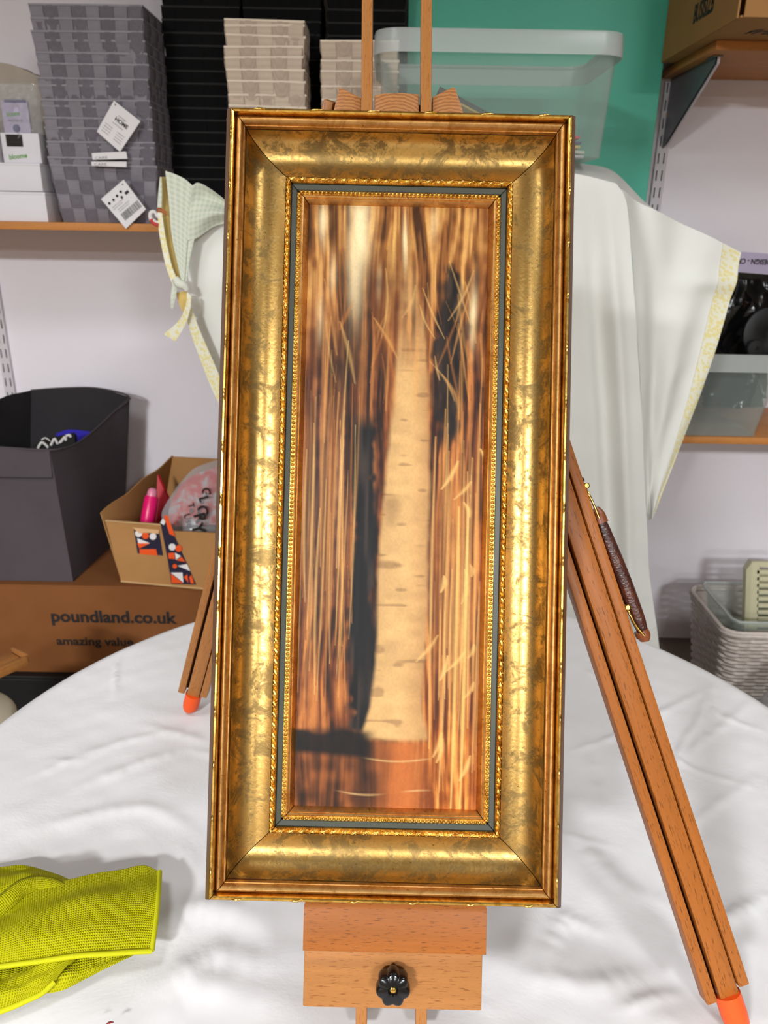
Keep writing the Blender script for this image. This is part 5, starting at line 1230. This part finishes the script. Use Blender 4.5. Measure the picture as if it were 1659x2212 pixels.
t = NT('oil_paint'); at = t.add('ShaderNodeAttribute', attribute_name='paint'); t.link(at.outputs['Color'], t.b.inputs['Base Color']); t.set(Roughness=0.5); t.b.inputs['Specular IOR Level'].default_value = 0.2
t.bump(t.noise(t.coord(scale=(900, 500, 900)), 1.0, 2), 0.15, 0.0004)
me.materials.append(t.m); o = link('canvas', me, fr); o['label'] = 'painted canvas in amber and brown with pale and dark upright shapes'

# ------------------------------------------------------------------ easel
es = root('easel', L(0, -0.55, -0.02), 'beech wood tripod easel with orange feet holding the painting', 'easel')
MN = BK - 0.014                                   # plane of the masts, behind the frame
def lp(x, y, n): u_, v_ = PL(x, y, n); return L(u_, v_, n)
for xt, xb in ((793.5, 781), (920.5, 909)):
    a = PL(xt, 60, MN); b = PL(xb, 2195, MN)
    d_ = (a - b) / (a[1] - b[1])
    top_ = a + d_ * 0.10; k = (TAB + 0.004 - L(b[0], b[1], MN)[2]) / (lv[2]); bot_ = b + d_ * k
    m_ = bar('mast', es, L(bot_[0], bot_[1], MN), L(top_[0], top_[1], MN), lu, 0.0115, 0.018, MAT['beech'])
# hinge block at the top: middle piece with a rounded top, wings either side
TN = MN
def lpoly(px, n): return [lp(x, y, n) for x, y in px]
nb = ln * -0.03
def lblock(nm, px, n, depth, mat=None):
    # polygon in the picture plane, given its own axes so that the grain follows it
    pts = [PL(x, y, n) for x, y in px]; c = np.mean(pts, 0); N = len(pts)
    V = [(p[0] - c[0], p[1] - c[1], 0) for p in pts] + [(p[0] - c[0], p[1] - c[1], -depth) for p in pts]
    Fc = [tuple(range(N)), tuple(range(2 * N - 1, N - 1, -1))] + [(i, (i + 1) % N, (i + 1) % N + N, i + N) for i in range(N)]
    bm = bmesh.new(); vs = [bm.verts.new(v) for v in V]
    for f_ in Fc: bm.faces.new([vs[i] for i in f_])
    bmesh.ops.recalc_face_normals(bm, faces=bm.faces); bmesh.ops.bevel(bm, geom=bm.edges[:], offset=0.0012, segments=2, profile=0.5, affect='EDGES'); bm.verts.index_update()
    me = mesh(nm, [v.co[:] for v in bm.verts], [[v.index for v in f_.verts] for f_ in bm.faces], mat or MAT['beech'], 40); bm.free()
    w_ = L(c[0], c[1], n) - world(es); m4 = Matrix.Identity(4)
    for i in range(3): m4[i][0], m4[i][1], m4[i][2], m4[i][3] = lu[i], lv[i], ln[i], w_[i]
    return link(nm, me, es, mat4=m4)
def grain_rings():
    t = NT('beech_end_grain'); v = t.coord(scale=(1, 1, 1)); mp = t.add('ShaderNodeMapping'); mp.inputs['Location'].default_value = (0.0, 0.03, 0)
    t.link(v, mp.inputs['Vector'])
    w = t.add('ShaderNodeTexWave', wave_type='RINGS', rings_direction='Z'); w.inputs['Scale'].default_value = 90; w.inputs['Distortion'].default_value = 2.5; w.inputs['Detail'].default_value = 2; w.inputs['Detail Scale'].default_value = 2
    t.link(mp.outputs[0], w.inputs['Vector'])
    c = t.ramp(w.outputs['Fac'], [(0.1, lin((142, 88, 46))), (0.7, lin((172, 114, 64)))]); t.link(c, t.b.inputs['Base Color']); t.set(Roughness=0.5); return t.m
MAT['end_grain'] = grain_rings()
lblock('hinge_block', [(809, 205), (830, 201), (870, 200), (905, 203), (905, 300), (809, 300)], MN + 0.006, 0.03, MAT['end_grain'])
lblock('hinge_wing', [(733, 187), (781, 211), (781, 300), (700, 300), (722, 232)], MN + 0.004, 0.028, MAT['end_grain'])
lblock('hinge_wing', [(934, 209), (978, 187), (984, 190), (1000, 238), (1016, 300), (934, 300)], MN + 0.004, 0.028, MAT['end_grain'])
# picture holder below the frame
hn = 0.030
ua, ub = PL(654, 2055, hn), PL(1050, 2060, hn)
tv = -HH - 0.0015; bv = PL(850, 2058, hn)[1]
cu_ = (ua[0] + ub[0]) / 2; wu = (ub[0] - ua[0])
V, Fc = [], []
prof = [(BK - 0.004, tv), (hn - 0.008, tv), (hn - 0.002, tv - 0.010), (hn, tv - 0.0135), (hn, bv), (BK - 0.004, bv)]
for s in (-1, 1):
    for n_, v_ in prof:
        ins = 0.004 if (n_, v_) in prof[:2] else 0.0
        V.append((s * (wu / 2 - ins), v_ - (tv + bv) / 2, n_))
m = len(prof); Fc = [(k, (k + 1) % m, (k + 1) % m + m, k + m) for k in range(m)] + [tuple(range(m)), tuple(range(2 * m - 1, m - 1, -1))]
def lobj(nm, V, Fc, c, mat, smooth=30):
    w_ = L(c[0], c[1], c[2] if len(c) > 2 else 0.0) - world(es); m4 = Matrix.Identity(4)
    for i in range(3): m4[i][0], m4[i][1], m4[i][2], m4[i][3] = lu[i], lv[i], ln[i], w_[i]
    return link(nm, mesh(nm, V, Fc, mat, smooth), es, mat4=m4)
lobj('picture_ledge', V, Fc, (cu_, (tv + bv) / 2), MAT['beech_dark'])
bn = 0.018
ua, ub = PL(654, 2178, bn), PL(1040, 2182, bn); v0 = PL(850, 2180, bn)[1]
v, f = bevelbox(-(ub[0] - ua[0]) / 2, (ub[0] - ua[0]) / 2, (v0 - bv) / 2, -(v0 - bv) / 2 + 0.004, MN + 0.0095, bn, 0.0015)
lobj('ledge_board', v, f, ((ua[0] + ub[0]) / 2, (v0 + bv) / 2), MAT['beech'])
# knob
kc = PL(849, 2135, bn + 0.018); kr = 0.0168
V, Fc = [], []; n = 84; lev = [(0.0, 0.86), (0.001, 0.97), (0.003, 1.0), (0.012, 1.0), (0.015, 0.95), (0.0162, 0.84), (0.0166, 0.30), (0.0146, 0.22), (0.0146, 0.02)]
for z, s in lev:
    for k in range(n):
        th = 2 * math.pi * k / n; rr_k = kr * (0.83 + 0.17 * (0.5 + 0.5 * math.cos(7 * (th - math.pi / 2))) ** 0.55)
        if s < 0.5: rr_k = kr
        V.append((rr_k * s * math.cos(th), rr_k * s * math.sin(th), z))
for j in range(len(lev) - 1):
    for k in range(n): Fc.append((j * n + k, j * n + (k + 1) % n, (j + 1) * n + (k + 1) % n, (j + 1) * n + k))
Fc += [tuple(range(n))[::-1], tuple((len(lev) - 1) * n + k for k in range(n))]
lobj('clamp_knob', V, Fc, (kc[0], kc[1], bn + 0.006), MAT['black_plastic'], 40)
v, f = lathe([(0.0028, 0.0), (0.0028, 0.0162), (0.0018, 0.0168)], 14); lobj('knob_bolt', v, f, (kc[0], kc[1], bn + 0.0052), MAT['brass'], 40)
v, f = lathe([(0.009, 0.0), (0.009, 0.0075)], 20); lobj('knob_collar', v, f, (kc[0], kc[1], bn), MAT['black_plastic'], 40)

# legs: an inner sliding timber between two outer ones, orange rubber foot
FR = PT(1594, 2222, 0.0); FL = PT(411, 1531, 0.0)
HR, HL = lp(933, 210, MN - 0.02), lp(757, 210, MN - 0.02)
def leg(foot, hinge, rotd, mats):
    x = nrm(hinge - foot); mid = (foot + hinge) / 2; vw = nrm(CAM - mid); nz = nrm(vw - x * (vw @ x))
    nz = rotv(nz, x, rotd); w = np.cross(nz, x); w = w if w[0] > 0 else -w
    Lg = np.linalg.norm(hinge - foot); s0 = foot + x * 0.037; up = foot + x * (Lg - 0.01)
    wi, wo, gp_ = 0.0205, 0.0112, 0.0016
    il = bar('inner_leg', es, s0 + nz * 0.004, up + nz * 0.004, w, wi, 0.0125, mats)
    off = wi / 2 + gp_ + wo / 2
    bar('outer_leg', es, foot + x * 0.040 - w * (off + 0.0026) + nz * 0.002, up - w * (off + 0.0026) + nz * 0.002, w, wo, 0.0185, mats)
    bar('outer_leg', es, foot + x * 0.046 + w * off + nz * 0.002, up + w * off + nz * 0.002, w, wo, 0.0185, mats)
    bar('leg_web', es, foot + x * 0.042 - w * 0.001 - nz * 0.005, up - w * 0.001 - nz * 0.005, w, wi + 0.018, 0.004, MAT['leg_dark'], 0.0005)  # added strip behind the timbers, coloured dark as the shade in their gaps
    v, f = lathe([(0.0070, 0.0005), (0.0108, 0.003), (0.0128, 0.009), (0.0136, 0.018), (0.0136, 0.030), (0.0134, 0.041)], 22, foot + nz * 0.0035, x)
    v = [np.array([p[0], p[1], max(p[2], TAB + 0.0005)]) for p in v]
    sub(part('rubber_foot', es, v, f, MAT['orange'], 50), il)
    return x, w, nz
xr_, wr_, nr2 = leg(FR, HR, math.radians(16), MAT['beech_dark'])
leg(FL, HL, math.radians(-8), MAT['beech'])
# leather carrying handle with brass loops on the right leg
def leg_pt(y, du=0.0, dn=0.0):                    # point on the right leg axis at image height y, then offsets across and out
    lo, hi_ = 0.0, 1.0
    for _ in range(40):
        mm = (lo + hi_) / 2; q = FR + (HR - FR) * mm - CAM; py = CY - F * (q @ CU) / (q @ _f)
        if py > y: lo = mm
        else: hi_ = mm
    return FR + (HR - FR) * lo + wr_ * du + nr2 * dn
def at_depth(x, y, ref):                          # on the sight line of a pixel, at the depth of a reference point
    d = CR * (x - CX) / F - CU * (y - CY) / F + _f; return CAM + d * ((ref - CAM) @ _f)
def hd(x, y, dn=0.0): return at_depth(x, y, leg_pt(y - 30, 0.02, dn))
grip = [hd(x, y) for x, y in [(1290, 1108), (1300, 1134), (1316, 1176), (1334, 1222), (1352, 1268), (1370, 1316), (1386, 1358), (1391, 1374)]]
v, f = tube(grip, [0.0055, 0.0070, 0.0079, 0.0083, 0.0083, 0.0081, 0.0076, 0.0050], 14, 40); part('handle_grip', es, v, f, MAT['leather'], 60)
v, f = tube([hd(1283, 1100), hd(1292, 1112), hd(1299, 1130)], [0.0056, 0.0074, 0.0077], 12, 10); part('handle_tip', es, v, f, MAT['leather_light'], 60)
v, f = tube([hd(1384, 1362), hd(1391, 1376), hd(1393, 1385)], [0.0077, 0.0079, 0.0046], 12, 10); part('handle_tip', es, v, f, MAT['leather_light'], 60)
for loop, eye in (([(1264, 1054), (1272, 1068), (1284, 1094), (1294, 1119)], (1264, 1050)), ([(1352, 1314), (1360, 1326), (1374, 1352), (1391, 1373)], (1352, 1312))):
    for dn in (0.0085,):
        v, f = tube([hd(x, y, dn * (0.5 + 0.5 * min(1, i))) for i, (x, y) in enumerate(loop)], 0.0014, 8, 18); part('brass_loop', es, v, f, MAT['brass'], 60)
        v, f = tube([hd(x, y, -dn) for x, y in loop], 0.0014, 8, 18); part('brass_loop', es, v, f, MAT['brass'], 60)
    c = hd(*eye, 0.002); v, f = lathe([(0.0022, -0.006), (0.0034, -0.005), (0.0034, 0.005), (0.0022, 0.006)], 12, c, nr2); part('hinge_pin', es, v, f, MAT['brass'], 40)
for y in (1052, 1314):
    c = leg_pt(y, 0.0132 + 0.0112, 0.002); v, f = lathe([(0.004, 0), (0.004, 0.004), (0.002, 0.006)], 12, c - wr_ * 0.004, wr_); part('screw_plate', es, v, f, MAT['black_rubber'], 40)

# ------------------------------------------------------------------ lime microfibre cloth on the table
tw_ = root('cleaning_cloth', PT(120, 2010), 'lime yellow microfibre cleaning cloth crumpled on the tablecloth', 'cloth')
def TP(l): return [PT(x, y, h) for x, y, h in l]
def tpatch(nm, top, bottom, left, right, nu, nv, th, wob, seed, mat=None):
    g = coons(TP(top), TP(bottom), TP(left), TP(right), nu, nv)
    uu, ww = np.meshgrid(np.linspace(0, 1, nu), np.linspace(0, 1, nv))
    g[..., 2] += wob * vnoise(uu * 6, ww * 5, seed, 3) * np.clip(4 * np.minimum(np.minimum(uu, 1 - uu), np.minimum(ww, 1 - ww)) + 0.25, 0, 1)
    g[..., 2] = np.maximum(g[..., 2], TAB + 0.007)
    V, Fc, uv = gridmesh(g, th, (0, 0, 1)); part(nm, tw_, V, Fc, mat or MAT['towel'], 70, uv); return g
g = tpatch('folded_flap', [(-130, 1990, .026), (0, 1962, .032), (55, 1931, .034), (111, 1911, .031), (194, 1889, .025), (263, 1878, .021), (310, 1869, .018), (345, 1883, .016)],
       [(-130, 2108, .026), (0, 2088, .030), (83, 2077, .031), (166, 2065, .030), (250, 2059, .024), (328, 2054, .016)],
       [(-130, 1990, .026), (-130, 2050, .040), (-130, 2108, .026)], [(345, 1883, .016), (342, 1933, .026), (336, 1995, .024), (328, 2054, .016)], 90, 50, 0.0035, 0.0035, 91)
for e_, nm in ((g[-1], 'stitched_edge'), (g[:, -1], 'stitched_edge')):
    v, f = tube(list(e_[::3]) + [e_[-1]], 0.0030, 8, 90); part(nm, tw_, v, f, MAT['towel_edge'], 70)
tpatch('under_fold', [(90, 2080, .012), (180, 2062, .018), (285, 2052, .010)], [(60, 2150, .007), (100, 2146, .007), (139, 2138, .007), (194, 2110, .007), (285, 2066, .007)],
       [(90, 2080, .012), (80, 2120, .016), (60, 2150, .007)], [(285, 2052, .010), (288, 2058, .009), (285, 2066, .007)], 50, 30, 0.003, 0.003, 92)
g = tpatch('lower_fold', [(-130, 2090, .016), (0, 2078, .020), (100, 2066, .022), (176, 2056, .024)], [(-130, 2225, .009), (0, 2184, .010), (55, 2163, .011), (91, 2146, .012), (118, 2122, .016)],
       [(-130, 2090, .016), (-130, 2160, .034), (-130, 2225, .009)], [(176, 2056, .024), (160, 2074, .026), (139, 2094, .024), (118, 2122, .016)], 60, 40, 0.003, 0.004, 93)
v, f = tube(list(g[-1][::3]) + [g[-1][-1]], 0.0030, 8, 60); part('stitched_edge', tw_, v, f, MAT['towel_edge'], 70)
tpatch('rear_fold', [(-130, 1890, .008), (0, 1872, .012), (42, 1867, .014), (83, 1875, .013), (125, 1889, .011), (160, 1905, .009)], [(-130, 1975, .014), (0, 1945, .018), (60, 1925, .020), (110, 1925, .022), (160, 1925, .020)],
       [(-130, 1890, .008), (-130, 1930, .034), (-130, 1975, .014)], [(160, 1905, .009), (165, 1915, .02), (160, 1925, .020)], 60, 36, 0.003, 0.006, 94)
V, Fc = tube([PT(x, y, h) for x, y, h in [(-130, 2020, .022), (-40, 1990, .026), (10, 1952, .034), (45, 1922, .036), (80, 1912, .032), (115, 1916, .026), (150, 1932, .02)]], [0.015, 0.016, 0.014, 0.012, 0.011, 0.010, 0.008], 14, 50)
rv = np.array(V); uv = np.stack([np.repeat(np.arange(50), 14) * 0.0045, np.tile(np.arange(14), 50) * 0.0055], 1); part('rolled_fold', tw_, V, Fc, MAT['towel'], 70, uv)
# a chip of brown bark on the cloth
v, f = tube([PT(228, 2214, .008), PT(236, 2209, .009), PT(246, 2208, .008)], [0.0005, 0.0012, 0.0004], 6, 8)
single('bark_chip', v, f, MAT['maroon'], 'tiny brown chip on the tablecloth near the lime cloth', 'debris', smooth=60)

# ------------------------------------------------------------------ parts that belong to another part
RULES = {'price_tag': {'printed': 'card', 'barcode': 'card', 'care_symbol': 'card', 'punched_hole': 'card'},
         'wax_melt_pack': {'logo': 'card_sleeve', 'printed': 'card_sleeve', 'scent_spot': 'card_sleeve', 'dark_band': 'card_sleeve', 'tray_window': 'tray_box'},
         'cardboard_box': {'printed_word.': 'side_panel', 'printed': 'front_panel', 'tape': 'front_panel', 'folded_edge': 'front_panel', 'handwriting': 'bottom_panel', 'scribble': 'front_panel'},
         'fabric_storage_cube': {'hem': 'front_panel'}, 'shelf_upright': {'screw_head': 'face_plate'}, 'header_card': {'printed': 'header'},
         'plastic_bag': {'printed': 'bag_film'}, 'patterned_garment': {'white_letter': 'black_cloth'}, 'cleaning_cloth': {'stitched_edge': 'folded_flap'},
         'draped_sheet': {'red_stitch': 'yellow_facing', 'red_loop_edge': 'hanging_loop'},
         'easel': {'knob_bolt': 'clamp_knob', 'knob_collar': 'clamp_knob', 'handle_tip': 'handle_grip', 'brass_loop': 'handle_grip', 'hinge_pin': 'handle_grip', 'screw_plate': 'handle_grip'}}
for top in [o for o in COL.objects if o.parent is None]:
    rule = RULES.get(top.name.split('.')[0])
    if not rule: continue
    kids = list(top.children)
    for ch in kids:
        for pre, own in rule.items():
            if ch.name.startswith(pre):
                ow = next((k for k in kids if k.name.split('.')[0] == own), None)
                if ow is not None and ow is not ch: sub(ch, ow)
                break
